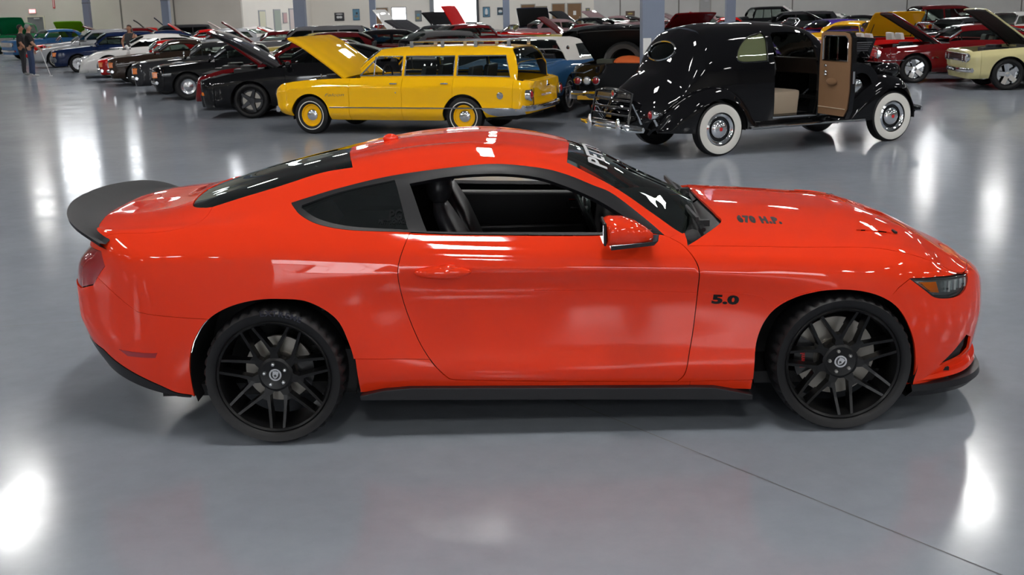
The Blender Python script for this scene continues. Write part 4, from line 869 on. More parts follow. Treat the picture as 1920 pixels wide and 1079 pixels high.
        for i in range(len(cutsx)-1):
            a, b = cutsx[i], cutsx[i+1]
            fb, ft = (f0, f1) if a is None else ((a-.028, bel(a)), (a-.028, zt)); rb, rt = (r0, r1) if b is None else ((b+.028, bel(b)), (b+.028, zt))
            if fb[0]-rb[0] < .06 and ft[0]-rt[0] < .06: continue
            loop = np.vstack([xz([fb]), xz([((fb[0]+ft[0])/2, (fb[1]+ft[1])/2)]), xz([ft]), xz([rt]), xz([((rb[0]+rt[0])/2, (rb[1]+rt[1])/2)]), xz([rb])]); wins.append(loop); holes.append(loop)
        outer = [(cu(S.rgb), 0), (cu(S.wsb), 0), (cu(S.wsb), cb.V[2]*.72), (cu(S.wsb-.09), cb.V[2]*.60), (cu(S.wst+.05), cb.V[2]+.025), (cu(S.wst+.01), cb.V[3]), (cu(S.wst), cb.V[-1]), (cu(S.rgt), cb.V[-1]), (cu(S.rgt), cb.V[3]), (cu(S.rgt-.06), cb.V[2]+S.get('rg_in', .05)), (cu(S.rgb+.10), cb.V[2]*.75+S.get('rg_in', .05)), (cu(S.rgb+.04), cb.V[3]), (cu(S.rgb+.04), cb.V[-1]), (cu(S.rgb), cb.V[-1])]
        obj('roof', panel_mesh(cb, [np.array(outer)]+holes, h=h, sides=(-1, 1), gap=.001, lip=.02), RMAT, root)
        SWM = S.get('swmat') or glm
        if LOD == 0: obj('headliner', panel_mesh(cb, [np.array(outer)]+holes, h=h*1.6, sides=(-1, 1), gap=.006, lip=0, off=-.03), IN, root)
        for s in (-1, 1):
            for i, w in enumerate(wins):
                if i in S.get('down', ()): continue
                wo = obj('side_window', panel_mesh(cb, [w], h=h, sides=(s,), gap=-.004, lip=0, off=-.008), SWM, root)
            if S.get('winframe'):
                for w in wins:
                    P = cb.ev(w[:, 0], w[:, 1]); N = -cb.nrm(w[:, 0], w[:, 1]); P = (P+N*.004)*[1, s, 1]; part('window_trim', MB().tube([tuple(p) for p in P]+[tuple(P[0])], .011, 6, cap=False), BRIGHT, root)
    # seats
    SM = {'dark': LEATHER, 'white': mat('white_vinyl', (.72,.70,.66), .5), 'tan': mat('tan_vinyl', (.38,.24,.13), .5), 'red': mat('red_vinyl', (.35,.02,.02), .5), 'none': None}[S.seat]
    bb = bz(S.wst-.3)
    if SM and LOD < 2:
        sx = [S.wst-.42]+([S.wst-1.25] if S.wst-1.25 > S.rgb+.2 else [])
        for x in sx:
            for y in (-.36, .36):
                q = obj('seat', MB().hexa([(x-.28,y-.26,bb-.55),(x+.25,y-.26,bb-.55),(x+.25,y+.26,bb-.55),(x-.28,y+.26,bb-.55),(x-.26,y-.25,bb-.36),(x+.25,y-.25,bb-.33),(x+.25,y+.25,bb-.33),(x-.26,y+.25,bb-.36)]).me(bevel=.03), SM, root)
                part('seat_back', MB().hexa([(x-.33,y-.26,bb-.45),(x-.19,y-.26,bb-.45),(x-.19,y+.26,bb-.45),(x-.33,y+.26,bb-.45),(x-.42,y-.23,bb+.16),(x-.33,y-.23,bb+.16),(x-.33,y+.23,bb+.16),(x-.42,y+.23,bb+.16)]), SM, q, bevel=.03)
        part('dashboard', MB().box((S.wsb-.28, 0, bb-.12), (.3, S.bw*1.8, .22)), IN, root, bevel=.03)
        a = [(S.wst-.02+.0*t, .36+.19*math.cos(t), bb+.0+.19*math.sin(t)) for t in np.linspace(0, 2*PI, 17)]; part('steering_wheel', MB().tube(a, .014, 6, cap=False).tube([(S.wst, .18, bb), (S.wst, .54, bb)], .012, 5), LEATHER, root)
    # running gear
    PW = PM if S.get('wheelpaint') else None
    for cx in (0, -S.wb):
        for s in (-1, 1): add_wheel(root, S.wheel, cx, s*(S.hw-S.tw-S.get('win', .035)), S.r, S.tw, PW, spin=random.random()*6)
    # bumpers
    def bumper(end, kind, z, hh=.11, th=.075):
        hwid = S.hw*.99; sgn = 1 if end > 0 else -1; pts = []
        for q in np.linspace(-1, 1, 17): pts.append((end+sgn*(.06-.10*abs(q)**5-.045*q*q), q*hwid, z))
        v = []; f = []
        prof = [(0, .5), (.035, .38), (.045, 0), (.03, -.4), (-.01, -.5), (-.04, 0)]
        for x, y, zz in pts:
            for dx, dz in prof: v.append((x+sgn*dx*(th/.075), y*(1+.02*dx), zz+dz*hh))
        m = len(prof); f = [(i*m+j, i*m+(j+1) % m, (i+1)*m+(j+1) % m, (i+1)*m+j) for i in range(16) for j in range(m)]+[tuple(range(m)), tuple(16*m+j for j in range(m))]
        return part('front_bumper' if sgn > 0 else 'rear_bumper', MB().add(v, f), {'chrome': CHROME, 'paint': PM, 'grey': mat('bumper_grey', (.10,.115,.14), .45), 'black': PLAST}[kind], root, smooth=True, ang=.9)
    if S.bump[0]: bumper(F, S.bump[0], S.bump_z[0], S.get('bump_h', .11))
    if S.bump[1]: bumper(-L, S.bump[1], S.bump_z[1], S.get('bump_h', .11))
    zl = S.get('light_z', bz(F)-.13)
    if S.lights == 'round':
        for s in (-1, 1):
            for y in (S.get('light_y', (.68,))):
                o = part('headlight', MB().lathe([(.105, -.04), (.105, .02), (.088, .03)], 20, 'x', (F+.0, s*y, zl)), CHROME, root, smooth=True); part('lens', MB().lathe([(.088, .025), (.05, .04), (.001, .045)], 16, 'x', (F+.0, s*y, zl)), mat('lamp_glass', (.7,.72,.74), .08, .2, coat=1), o, smooth=True)
    elif S.lights == 'block':
        for s in (-1, 1):
            o = part('headlight', MB().box((F-.0, s*(S.hw-.32), zl), (.07, .30, .15)), mat('lamp_glass', (.7,.72,.74), .08, .2, coat=1), root, bevel=.02)
            part('turn_signal', MB().box((F-.07, s*(S.hw-.10), zl), (.16, .15, .15)), AMBER, o, bevel=.02)
    elif S.lights == 'swept':
        for s in (-1, 1):
            p = [(F-.02, s*.50, zl+.03), (F-.02, s*.50, zl-.09), (F-.12, s*(S.hw-.10), zl-.05), (F-.34, s*(S.hw+.004), zl+.07), (F-.30, s*(S.hw-.06), zl+.11), (F-.15, s*.62, zl+.10)]
            c = np.mean(np.array(p), 0); part('headlight', MB().add(p+[(c[0]+.03, c[1]+s*.015, c[2]+.015), (c[0]-.1, c[1]-s*.1, c[2])], [(i, (i+1) % 6, 6) for i in range(6)]+[((i+1) % 6, i, 7) for i in range(6)]), mat('lamp_glass', (.7,.72,.74), .08, .2, coat=1), root, smooth=True)
    gz0, gz1 = S.get('grille_z', (zl-.12, zl+.10)); gw = S.get('grille_w', .5)
    if S.grille:
        g = part('grille', MB().box((F+.012, 0, (gz0+gz1)/2), (.05, gw*2, gz1-gz0)), {'chrome': BRIGHT, 'black': GLOSSB, 'dark': DARK}[S.grille], root, bevel=.012)
        if S.grille == 'chrome':
            for k in range(4): part('grille_bar', MB().box((F+.042, 0, gz0+(gz1-gz0)*(k+.5)/4), (.014, gw*1.9, .012)), CHROME, g)
    if S.tails:
        for s in (-1, 1):
            y = S.get('tail_y', S.hw-.16); z = S.get('tail_z', bz(-L)-.20)
            if S.tails == 'round':
                o = part('tail_light', MB().lathe([(.095, .05), (.095, -.03), (.075, -.04)], 20, 'x', (-L+.0, s*y, z)), CHROME, root, smooth=True); part('lens', MB().lathe([(.075, -.03), (.04, -.055), (.001, -.06)], 16, 'x', (-L+.0, s*y, z)), REDLENS, o, smooth=True)
            else: part('tail_light', MB().box((-L+.01, s*y, z), (.06, .22, .12)), REDLENS, root, bevel=.015)
    if S.strip:
        z, x0, x1, hh = S.strip
        for s in (-1, 1):
            P = n.ev(*n.inv([(x, z) for x in np.linspace(x0, x1, 16)]).T); part('side_trim', MB().tube([(p[0], s*(p[1]+.006), p[2]) for p in P], hh, 6), CHROME, root)
    if S.mirror:
        for s in (-1, 1): part('wing_mirror', MB().sphere((S.wsb-.28, s*(S.hw+.09), bz(S.wsb)+.06), (.06, .10, .065), 12, 8), PM, root, smooth=True)
    if S.get('handlemirror'): part('wing_mirror', MB().sphere((S.wsb-.05, -S.hw+.03, bz(S.wsb)+.10), (.03, .06, .05), 10, 6).tube([(S.wsb-.05, -S.hw+.04, bz(S.wsb)), (S.wsb-.05, -S.hw+.03, bz(S.wsb)+.08)], .01, 5), CHROME, root, smooth=True)
    return n, cb, hd
# ------------------------------------------------------------------ the yellow station wagon
YEL = paint('taxi_yellow', (1.0,.54,.006), .3)
wag = thing('station_wagon', 'yellow four-door station wagon with raised hood and chrome roof rack', 'car', (-3.0367, 20.2786, 0), 2.7996)
FS = dict(wb=2.78, fo=.70, ro=1.10, hw=.90, r=.315, tw=.085, h=.045, belt=[(.70,.74),(.62,.80),(.45,.86),(0,.905),(-.6,.93),(-1.2,.935),(-2.5,.935),(-3.5,.92),(-3.75,.88),(-3.88,.85)], crown=[(.7,.0),(.4,.05),(-.6,.06),(-3.3,.0),(-3.88,.0)],
    zb=[(.7,.36),(.3,.28),(-.4,.24),(-2.4,.24),(-3.2,.30),(-3.88,.36)], cuts=(-.74,-1.70,-2.60), names=['front_fender','door','door','quarter_panel'], tuck=.93, crease=.80, edge=.90, sharp=.8, sharp2=.3,
    hood_x=(-.66,.56), hood_up=math.radians(38), hoodin=YEL, wsb=-.70, wst=-1.20, rgt=-3.52, rgb=-3.80, roof=1.415, rw=.60, bw=.80, pillars=(-1.70,-2.62), sw0=-3.56, sw1=-3.46, rg_in=.04, deck_x=(-3.8,-3.81), glass='c', wheel='cap', wheelpaint=True,
    bump_z=(.42,.45), lights='round', light_y=(.66,), light_z=.66, grille='chrome', grille_z=(.56,.74), tails='round', tail_z=.66, tail_y=.79, strip=(.455,-.38,-3.80,.011), winframe=True, down=(0,), win=.02, seat='dark')
wn, wc, whood = make_car(wag, FS, YEL)
# bright lower quarter, rack, badges, tailgate furniture
for s in (-1, 1):
    obj('quarter_trim', panel_mesh(wn, [wn.inv([(-3.10,.445),(-3.80,.45),(-3.80,.34),(-3.35,.325),(-3.22,.36),(-3.13,.42)])], h=.05, off=.006, lip=.006, gap=0, sides=(s,)), BRIGHT, wag)
    me = text_mesh('Falcon', .075, 0, .3, .002); xform(me, lambda a: a*[1.9, .8, 1]); uv = wn.inv([(-.47,.66)])[0]; obj('fender_script', patch_text(wn, me, uv, (s, 0) if s < 0 else (-1, 0), (0, 1), .008, s), CHROME, wag)
    c = wn.ev(*wn.inv([(-3.42,.655)])[0])[0]; o = part('fuel_cap', MB().lathe([(.001,.012),(.035,.012),(.055,.008),(.055,-.01)], 20, c=(c[0], 0, c[2])), CHROME, wag, smooth=True); xform(o.data, lambda a: np.stack([a[:, 0], s*(a[:, 1]+c[1]), a[:, 2]], 1))
    part('vent_pillar', MB().tube([(-1.17, s*.795, .955), (-1.185, s*.70, 1.27)], .011, 6), BRIGHT, wag)
    part('door_lock', MB().lathe([(.001,.004),(.012,.003),(.012,-.004)], 10, c=(-1.60, s*.905, .70)), CHROME, wag)
me = text_mesh('FALCON', .05, .002, 0, .003); xform(me, lambda a: np.stack([np.full(len(a), -3.905)+.05*a[:, 2], -a[:, 0]*2.6, .62+a[:, 1]], 1)); obj('tailgate_lettering', me, CHROME, wag)
part('tailgate_handle', MB().box((-3.91, 0, .80), (.05, .05, .10)).box((-3.93, 0, .77), (.03, .16, .025)), CHROME, wag, bevel=.008)
part('tailgate_seam', MB().box((-3.895, -.64, .64), (.012, .008, .38)).box((-3.895, .64, .64), (.012, .008, .38)), DARK, wag)
ry, rz = .50, 1.50
rk = part('roof_rack', MB().tube([(-1.75, -ry, rz), (-3.45, -ry, rz)], .012, 6), BRIGHT, wag)
for y in (.5, .25, 0, -.25): part('rack_rail', MB().tube([(-1.75, y, rz), (-3.45, y, rz)], .012 if abs(y) > .4 else .007, 6), BRIGHT, wag)
for x in (-1.75, -2.3, -2.88, -3.45):
    part('rack_crossbar', MB().tube([(x, -ry, rz), (x, ry, rz)], .010, 6), BRIGHT, wag)
    for s in (-1, 1): part('rack_foot', MB().box((x, s*ry, rz-.045), (.06, .025, .10)), CHROME, wag)
part('hood_ornament', MB().box((.05, 0, .045), (.16, .02, .02)), CHROME, whood)
part('vent_spear', MB().box((-.10, .62, .96), (.02, .02, .06)), CHROME, wag)
# ------------------------------------------------------------------ the black 1930s sedan with its front door open
pk = thing('vintage_sedan', 'glossy black 1930s sedan with whitewall tyres and open tan-lined front door', 'car', (2.4945, 16.1401, 0), .4155)
BP = paint('piano_black', (.005,.005,.006), .2)
TR = [(0,.90),(.2,1.0),(.45,.98),(.65,.90),(.8,.76),(.9,.58),(.96,.40),(.99,.2),(1,0)]
CBN = [(0,.985),(.14,1.0),(.36,1.0),(.56,.98),(.72,.93),(.86,.84),(.95,.62),(.985,.32),(1,0)]
zc_ = ipl([(-1.15,.62),(-1.08,.74),(-.95,.90),(-.75,1.05),(-.55,1.16),(-.48,1.24),(-.42,1.36),(-.34,1.50),(-.24,1.61),(-.12,1.685),(.05,1.725),(.3,1.745),(.9,1.75),(1.4,1.725),(1.7,1.665),(1.85,1.58),(2.0,1.40),(2.12,1.24),(2.25,1.20)])
w_ = ipl([(-1.15,.30),(-1.05,.42),(-.9,.54),(-.65,.645),(-.3,.715),(.2,.755),(1,.765),(1.6,.75),(1.9,.71),(2.25,.62)])
rows = []
for x in (-1.15,-1.08,-.97,-.85,-.7,-.56,-.48,-.42,-.34,-.24,-.12,.05,.3,.6,.95,1.3,1.55,1.72,1.85,1.95,2.05,2.15,2.25):
    q = min(1, max(0, (x+.65)/.5)); zb, zc, w = .40-.04*min(1, max(0, (x+1)/.6)), zc_(x), w_(x)
    rows.append([(x, w*(a[1]*(1-q)+b[1]*q), zb+(zc-zb)*(a[0]*(1-q)+b[0]*q)) for a, b in zip(TR, CBN)])
PB = Net(rows); PB.top = 4
dw = smooth_line([(.84,1.225),(.62,1.22),(.42,1.225),(.345,1.27),(.37,1.38),(.46,1.49),(.60,1.56),(.74,1.585),(.84,1.58),(.84,1.225)], 5)[:-1]
dopen = [(.95,.47),(.95,1.0),(.95,1.57),(1.0,1.60),(1.50,1.585),(1.60,1.56),(1.66,1.45),(1.72,1.2),(1.72,.95),(1.70,.6),(1.66,.47)]
fwin = [(1.02,1.225),(1.02,1.55),(1.48,1.535),(1.57,1.50),(1.66,1.225)]
oval = [(.335*math.cos(a), 1.385+.125*math.sin(a)) for a in np.linspace(-PI/2, PI/2, 15)]
def ovl():
    PB._grid(); m = (PB.gu < PB.U[12]) & (PB.gu > PB.U[3]); uv = PB.inv([(max(y, .004), z) for y, z in oval], (1, 2), mask=m); uv[[0, -1], 1] = PB.V[-1]; return uv
OV = ovl(); wsz = [(1.99,1.43)]
wsx = PB.inv([(1.86,.02),(1.84,.45),(1.88,.56),(2.06,.60),(2.13,.45),(2.13,.02)], (0, 1)); wsx[[0, -1], 1] = PB.V[-1]
full = np.vstack([[(PB.U[0], 0), (PB.U[-1], 0), (PB.U[-1], PB.V[-1])], wsx[::-1], [(OV[-1][0], PB.V[-1])], OV[::-1], [(PB.U[0], PB.V[-1])]])
PB._grid()
obj('body_side', panel_mesh(PB, [full, PB.inv(dw), PB.inv(dopen)], h=.04, sides=(-1,), gap=.0, lip=.03), BP, pk)
obj('body_side', panel_mesh(PB, [full, PB.inv(dw), PB.inv(fwin)], h=.06, sides=(1,), gap=.0, lip=.03), BP, pk)
obj('rear_window', panel_mesh(PB, [OV], h=.04, sides=(-1, 1), gap=-.004, lip=0, off=-.012), glass('smoky_pane', (.45,.48,.46)), pk)
for s in (-1, 1):
    P = PB.ev(OV[:, 0], OV[:, 1])-PB.nrm(OV[:, 0], OV[:, 1])*.008; part('window_rim', MB().tube([tuple(p) for p in P*[1, s, 1]], .012, 6), CHROME, pk, smooth=True)
    obj('quarter_shade', panel_mesh(PB, [PB.inv(dw)], h=.05, sides=(s,), gap=-.006, lip=0, off=-.02), mat('green_blind', (.34,.36,.19), .75), pk)
    obj('quarter_glass', panel_mesh(PB, [PB.inv(dw)], h=.05, sides=(s,), gap=-.003, lip=0, off=-.008), CLEAR, pk)
    g = PB.inv(dw); P = PB.ev(g[:, 0], g[:, 1])-PB.nrm(g[:, 0], g[:, 1])*.004; part('window_rim', MB().tube([tuple(p) for p in P*[1, s, 1]]+[tuple(P[0]*[1, s, 1])], .010, 6, cap=False), GLOSSB, pk, smooth=True)
obj('windshield', panel_mesh(PB, [wsx], h=.05, sides=(-1, 1), gap=-.004, lip=0, off=-.01), CLEAR, pk)
g = PB.inv(fwin); obj('door_glass', panel_mesh(PB, [g], h=.06, sides=(1,), gap=-.004, lip=0, off=-.01), CLEAR, pk)
part('window_sheet', MB().box((1.36, .665, 1.40), (.26, .006, .24)), mat('grey_paper', (.50,.50,.52), .7), pk); part('window_sticker', MB().sphere((1.10, .675, 1.49), (.055, .006, .035), 12, 6), mat('sticker_yellow', (.85,.42,.02), .6), pk)
# opened door
def odoor():
    L_ = .78; R = Matrix.Rotation(math.radians(-96), 4, 'Z'); H = Vector((1.73, -.775, 0))
    root = thing if False else None
    prof = [(.0,.44),(.0,.90),(.0,1.20),(.02,1.56),(.08,1.60),(.60,1.60),(.72,1.58),(.77,1.52),(.78,1.2),(.78,.8),(.74,.55),(.66,.44)]   # distance from the hinge, height
    win = [(.10,1.215),(.10,1.50),(.14,1.54),(.64,1.54),(.70,1.50),(.71,1.215)]
    def slab_(loop, holes, y0, y1, m, nm, par):
        import itertools
        pts = [Vector(p) for p in loop]; E_ = [(i, (i+1) % len(loop)) for i in range(len(loop))]; k = len(loop)
        for h_ in holes: pts += [Vector(p) for p in h_]; E_ += [(k+i, k+(i+1) % len(h_)) for i in range(len(h_))]; k += len(h_)
        r = delaunay_2d_cdt(pts, E_, [], 0, 1e-6); V = np.array([tuple(p) for p in r[0]]); T = np.array(r[2]); c = V[T].mean(1); ok = inside(c, np.array(loop))
        for h_ in holes: ok &= ~inside(c, np.array(h_))
        T = T[ok]; n_ = len(V); vs = [(-a, y0, b) for a, b in V]+[(-a, y1, b) for a, b in V]; fs = [tuple(t) for t in T]+[tuple(t[::-1]+n_) for t in T]
        for lp in [loop]+holes:
            ix = [int(np.argmin(((V-np.array(p))**2).sum(1))) for p in lp]; fs += [(ix[i], ix[(i+1) % len(ix)], ix[(i+1) % len(ix)]+n_, ix[i]+n_) for i in range(len(ix))]
        mb = MB().add(vs, fs); me = mb.me(); o = obj(nm, me, m, par); return o
    d = slab_(prof, [win], -.035, .03, BP, 'open_door', pk); d.location = H; d.rotation_euler = (0, 0, math.radians(83))
    inner = [(a*.94+.02, .05+b*.965) for a, b in prof]; TAN = mat('tan_cloth', (.25,.135,.065), .8, var=.06, vscale=6)
    t = slab_(inner, [win], .03, .045, TAN, 'door_lining', d)
    part('window_rim', MB().tube([(-a, .05, b) for a, b in win]+[(-win[0][0], .05, win[0][1])], .010, 6, cap=False), CHROME, d, smooth=True)
    part('door_glass', MB().box((-.41, .0, 1.38), (.62, .006, .34)), CLEAR, d); part('vent_bar', MB().box((-.38, .0, 1.38), (.012, .02, .33)), CHROME, d)
    part('arm_rest', MB().sphere((-.36, .065, .93), (.13, .03, .05), 14, 8), TAN, d, smooth=True)
    for z in (1.14, 1.06, 1.02): part('door_knob', MB().sphere((-.20, .065, z), (.03, .02, .02), 10, 6), CHROME, d, smooth=True)
    part('lining_piping', MB().tube([(-.03, .05, .575), (-.68, .05, .575)], .006, 5), mat('tan_piping', (.62,.5,.36), .6), d)
    part('door_latch', MB().box((-.785, 0, 1.0), (.012, .03, .16)), CHROME, d)
odoor()
# cabin inside
BEI = mat('beige_cloth', (.52,.42,.31), .85, var=.05, vscale=5)
for x, nm in ((1.02, 'front_seat'), (.15, 'rear_seat')):
    q = obj(nm, MB().hexa([(x-.05,-.60,.42),(x+.46,-.60,.42),(x+.46,.60,.42),(x-.05,.60,.42),(x-.05,-.60,.78),(x+.50,-.60,.80),(x+.50,.60,.80),(x-.05,.60,.78)]).me(True, bevel=.05), BEI, pk)
    part('seat_back', MB().hexa([(x-.12,-.60,.45),(x+.06,-.60,.45),(x+.06,.60,.45),(x-.12,.60,.45),(x-.20,-.58,1.15),(x-.06,-.58,1.15),(x-.06,.58,1.15),(x-.20,.58,1.15)]), BEI, q, smooth=True, bevel=.05)
part('floor_pan', MB().box((.6, 0, .40), (2.9, 1.3, .05)), DARK, pk); part('sill_plate', MB().box((1.30, -.745, .452), (.75, .06, .02)), BRIGHT, pk)
part('dashboard', MB().box((1.95, 0, 1.10), (.10, 1.25, .22)), mat('dash_wood', (.03,.02,.015), .3), pk, bevel=.02)
a = [(1.62, .33+.2*math.cos(t), 1.05+.2*math.sin(t)) for t in np.linspace(0, 2*PI, 21)]; part('steering_wheel', MB().tube(a, .014, 6, cap=False).tube([(1.64, .13, 1.05), (1.64, .53, 1.05)], .012, 5), LEATHER, pk)
part('cabin_lining', MB().box((.9, .66, .75), (2.2, .02, .72)), mat('cabin_lining', (.02,.019,.018), .8), pk)
# bonnet raised butterfly-fashion, engine, radiator
HB = Net([[(x, w*a, .60+(zt-.60)*b) for a, b in ((1,0),(1,.35),(.98,.62),(.85,.86),(.5,.97),(0,1))] for x, w, zt in ((2.1,.64,1.22),(2.3,.56,1.205),(2.6,.48,1.19),(2.9,.41,1.175),(3.2,.34,1.15),(3.32,.32,1.13))]); HB.top = 3
obj('hood_side', panel_mesh(HB, [np.array([(0,0),(HB.U[-1],0),(HB.U[-1],HB.V[-1]),(0,HB.V[-1])])], h=.06, sides=(1,), gap=0, lip=.01), BP, pk)
obj('scuttle', panel_mesh(HB, [np.array([(0,0),(HB.U[1],0),(HB.U[1],HB.V[-1]),(0,HB.V[-1])])], h=.06, sides=(-1,), gap=0, lip=.01), BP, pk)
hl = part('raised_bonnet', MB().hexa([(2.32,-.03,1.19),(3.22,-.03,1.16),(3.22,.0,1.16),(2.32,.0,1.19),(2.32,-.20,1.52),(3.22,-.15,1.44),(3.22,-.13,1.445),(2.32,-.18,1.525)]), BP, pk)
for x in (2.62, 2.86, 3.02): 
    for z in range(5): part('bonnet_louvre', MB().box((x, -.105-.024*z, 1.27+.030*z), (.17, .02, .012)), mat('louvre_grey', (.16,.16,.17), .4, .5), hl)
part('engine', MB().box((2.7, 0, .90), (.85, .36, .36)).lathe([(.001,.10),(.13,.10),(.13,0)], 16, 'z', (2.6, -.05, 1.08)).tube([(2.4,-.2,1.0),(2.95,-.2,1.03)], .04, 8), ENG, pk, bevel=.012)
part('engine_bay', MB().box((2.72, 0, .62), (1.1, .7, .04)), DARK, pk)
part('radiator_shell', MB().hexa([(3.26,-.30,.45),(3.40,-.24,.45),(3.40,.24,.45),(3.26,.30,.45),(3.26,-.27,1.10),(3.36,-.22,1.08),(3.36,.22,1.08),(3.26,.27,1.10)]), CHROME, pk, bevel=.03, smooth=True)
# fenders
def fender(xs, zt, yo, yc, yi, cx, nm, zlow):
    R = []
    for x in xs:
        t = zt(x); o = yo(x); lo = min(t-.05, zlow(x)); m = max(lo+.02, t-.20)
        R.append([(x, o-.01, lo), (x, o, (lo+m)/2), (x, o-.004, m), (x, o-.05, max(m+.01, t-.075)), (x, (o+yc)/2, t-.018), (x, yc, t), (x, (yc+yi)/2, t-.03), (x, yi, t-.10)])
    n = Net(R); n.top = 3; R_ = .405; pts = [(cx+R_*math.cos(a), .365+R_*math.sin(a)) for a in np.linspace(PI+.02, -.02, 26)]
    ar = n.inv(pts, mask=None); lo = [(n.U[0], 0)]; loop = np.vstack([[(n.U[0], 0)], [(float(np.interp(pts[0][0], n.C[:, 0, 0], n.U)), 0)], ar, [(float(np.interp(pts[-1][0], n.C[:, 0, 0], n.U)), 0)], [(n.U[-1], 0), (n.U[-1], n.V[-1]), (n.U[0], n.V[-1])]])
    for s in (-1, 1): obj(nm, panel_mesh(n, [loop], h=.035, sides=(s,), gap=0, lip=.035), BP, pk)
    return n
fender((1.70,1.9,2.1,2.3,2.5,2.7,2.85,3.0,3.12,3.24,3.33,3.40,3.45), ipl([(1.70,.42),(1.9,.46),(2.1,.55),(2.3,.70),(2.5,.84),(2.7,.93),(2.85,.955),(3.0,.945),(3.12,.91),(3.24,.83),(3.33,.72),(3.40,.58),(3.45,.46)]), ipl([(1.7,.92),(2.5,.93),(3.1,.92),(3.3,.87),(3.45,.80)]), .66, .42, 2.95, 'front_fender', ipl([(1.7,.34),(2.3,.33),(3.3,.36),(3.45,.40)]))
fender((-.92,-.86,-.78,-.66,-.52,-.36,-.2,-.02,.16,.32,.46,.56,.62), ipl([(-.92,.42),(-.86,.50),(-.78,.59),(-.66,.69),(-.52,.78),(-.36,.86),(-.2,.905),(-.02,.92),(.16,.885),(.32,.79),(.46,.63),(.56,.48),(.62,.41)]), ipl([(-.92,.80),(-.7,.88),(-.4,.92),(.3,.93),(.62,.92)]), .74, .50, 0, 'rear_fender', ipl([(-.92,.36),(-.4,.33),(.62,.34)]))
for s in (-1, 1):
    rb = part('running_board', MB().hexa([(.50,s*.66,.33),(1.95,s*.66,.33),(1.95,s*.925,.33),(.50,s*.925,.33),(.50,s*.66,.365),(1.95,s*.66,.365),(1.95,s*.925,.36),(.50,s*.925,.36)]), RUBBER, pk)
    part('edge_strip', MB().tube([(.45, s*.935, .352), (2.40, s*.935, .352)], .017, 8), BRIGHT, rb, smooth=True)
    part('sill_cover', MB().hexa([(.45,s*.60,.34),(2.0,s*.60,.34),(2.0,s*.75,.36),(.45,s*.75,.36),(.45,s*.60,.48),(2.0,s*.60,.48),(2.0,s*.72,.46),(.45,s*.74,.46)]), BP, pk)
    for cx in (0, 2.95):
        add_wheel(pk, 'white', cx, s*.80, .362, .085)
        part('wheel_well', MB().lathe([(.41, s*.88), (.41, s*.5), (.05, s*.5)], 14, c=(cx, 0, .365), a0=-.1, a1=PI+.1), DARK, pk)
    hl_ = part('headlamp', MB().sphere((3.10, s*.56, 1.00), (.22, .11, .105), 18, 10), BP, pk, smooth=True); part('lens', MB().lathe([(.10,0),(.06,.03),(.001,.04)], 18, 'x', (3.24, s*.56, 1.0)), mat('lamp_glass', (.7,.72,.74), .08, .2, coat=1), hl_, smooth=True)
    o = part('tail_lamp', MB().lathe([(.058,-.02),(.062,.03),(.045,.10),(.01,.14)], 18, 'x', (-1.02, s*.78, .60)), CHROME, pk, smooth=True); part('lens', MB().lathe([(.054,-.02),(.03,-.04),(.001,-.045)], 16, 'x', (-1.02, s*.78, .60)), REDLENS, o, smooth=True)
    part('lamp_stalk', MB().tube([(-.98, s*.78, .56), (-.90, s*.74, .45)], .018, 6), CHROME, pk)
    part('bumper_guard', MB().sphere((-1.30, s*.40, .43), (.035, .045, .12), 12, 8), CHROME, pk, smooth=True)
    part('spare_wheel', MB().lathe([(.001,-.02),(.20,-.02),(.28,.0),(.335,.0),(.345,-.05),(.33,-.12),(.2,-.12)], 32, c=(0,0,0)), BP, pk, smooth=True).location = (2.38, s*.72, .80)
    sw_ = pk.children[-1]
    if s < 0: xform(sw_.data, lambda a: a*[1, -1, 1]); sw_.data.flip_normals()
    part('spare_cap', MB().sphere((2.38, s*.745, .80), (.14, .05, .14), 16, 8), CHROME, pk, smooth=True)
part('spot_mirror', MB().sphere((2.02, -.83, 1.50), (.10, .045, .05), 14, 8).tube([(1.98, -.70, 1.36), (2.0, -.80, 1.48)], .012, 6), CHROME, pk, smooth=True)
def bar(x, z, hw_, nm, sg):
    v = []; prof = [(0,.055),(.02,.045),(.028,.02),(.012,.0),(.028,-.02),(.02,-.045),(0,-.055),(-.02,0)]; m = len(prof)
    qs = np.linspace(-1, 1, 15)
    for q in qs:
        for dx, dz in prof: v.append((x-sg*.09*q*q*1.0+sg*dx, q*hw_, z+dz*(1-.35*abs(q)**6)))
    part(nm, MB().add(v, [(i*m+j, i*m+(j+1) % m, (i+1)*m+(j+1) % m, (i+1)*m+j) for i in range(14) for j in range(m)]+[tuple(range(m)), tuple(14*m+j for j in range(m))]), CHROME, pk, smooth=True, ang=1)
bar(-1.27, .42, .86, 'rear_bumper', -1); bar(3.62, .44, .84, 'front_bumper', 1)
for s in (-1, 1): part('bumper_iron', MB().box((-1.12, s*.35, .42), (.32, .05, .06)), DARK, pk); part('bumper_iron', MB().box((3.46, s*.35, .44), (.30, .05, .06)), DARK, pk)
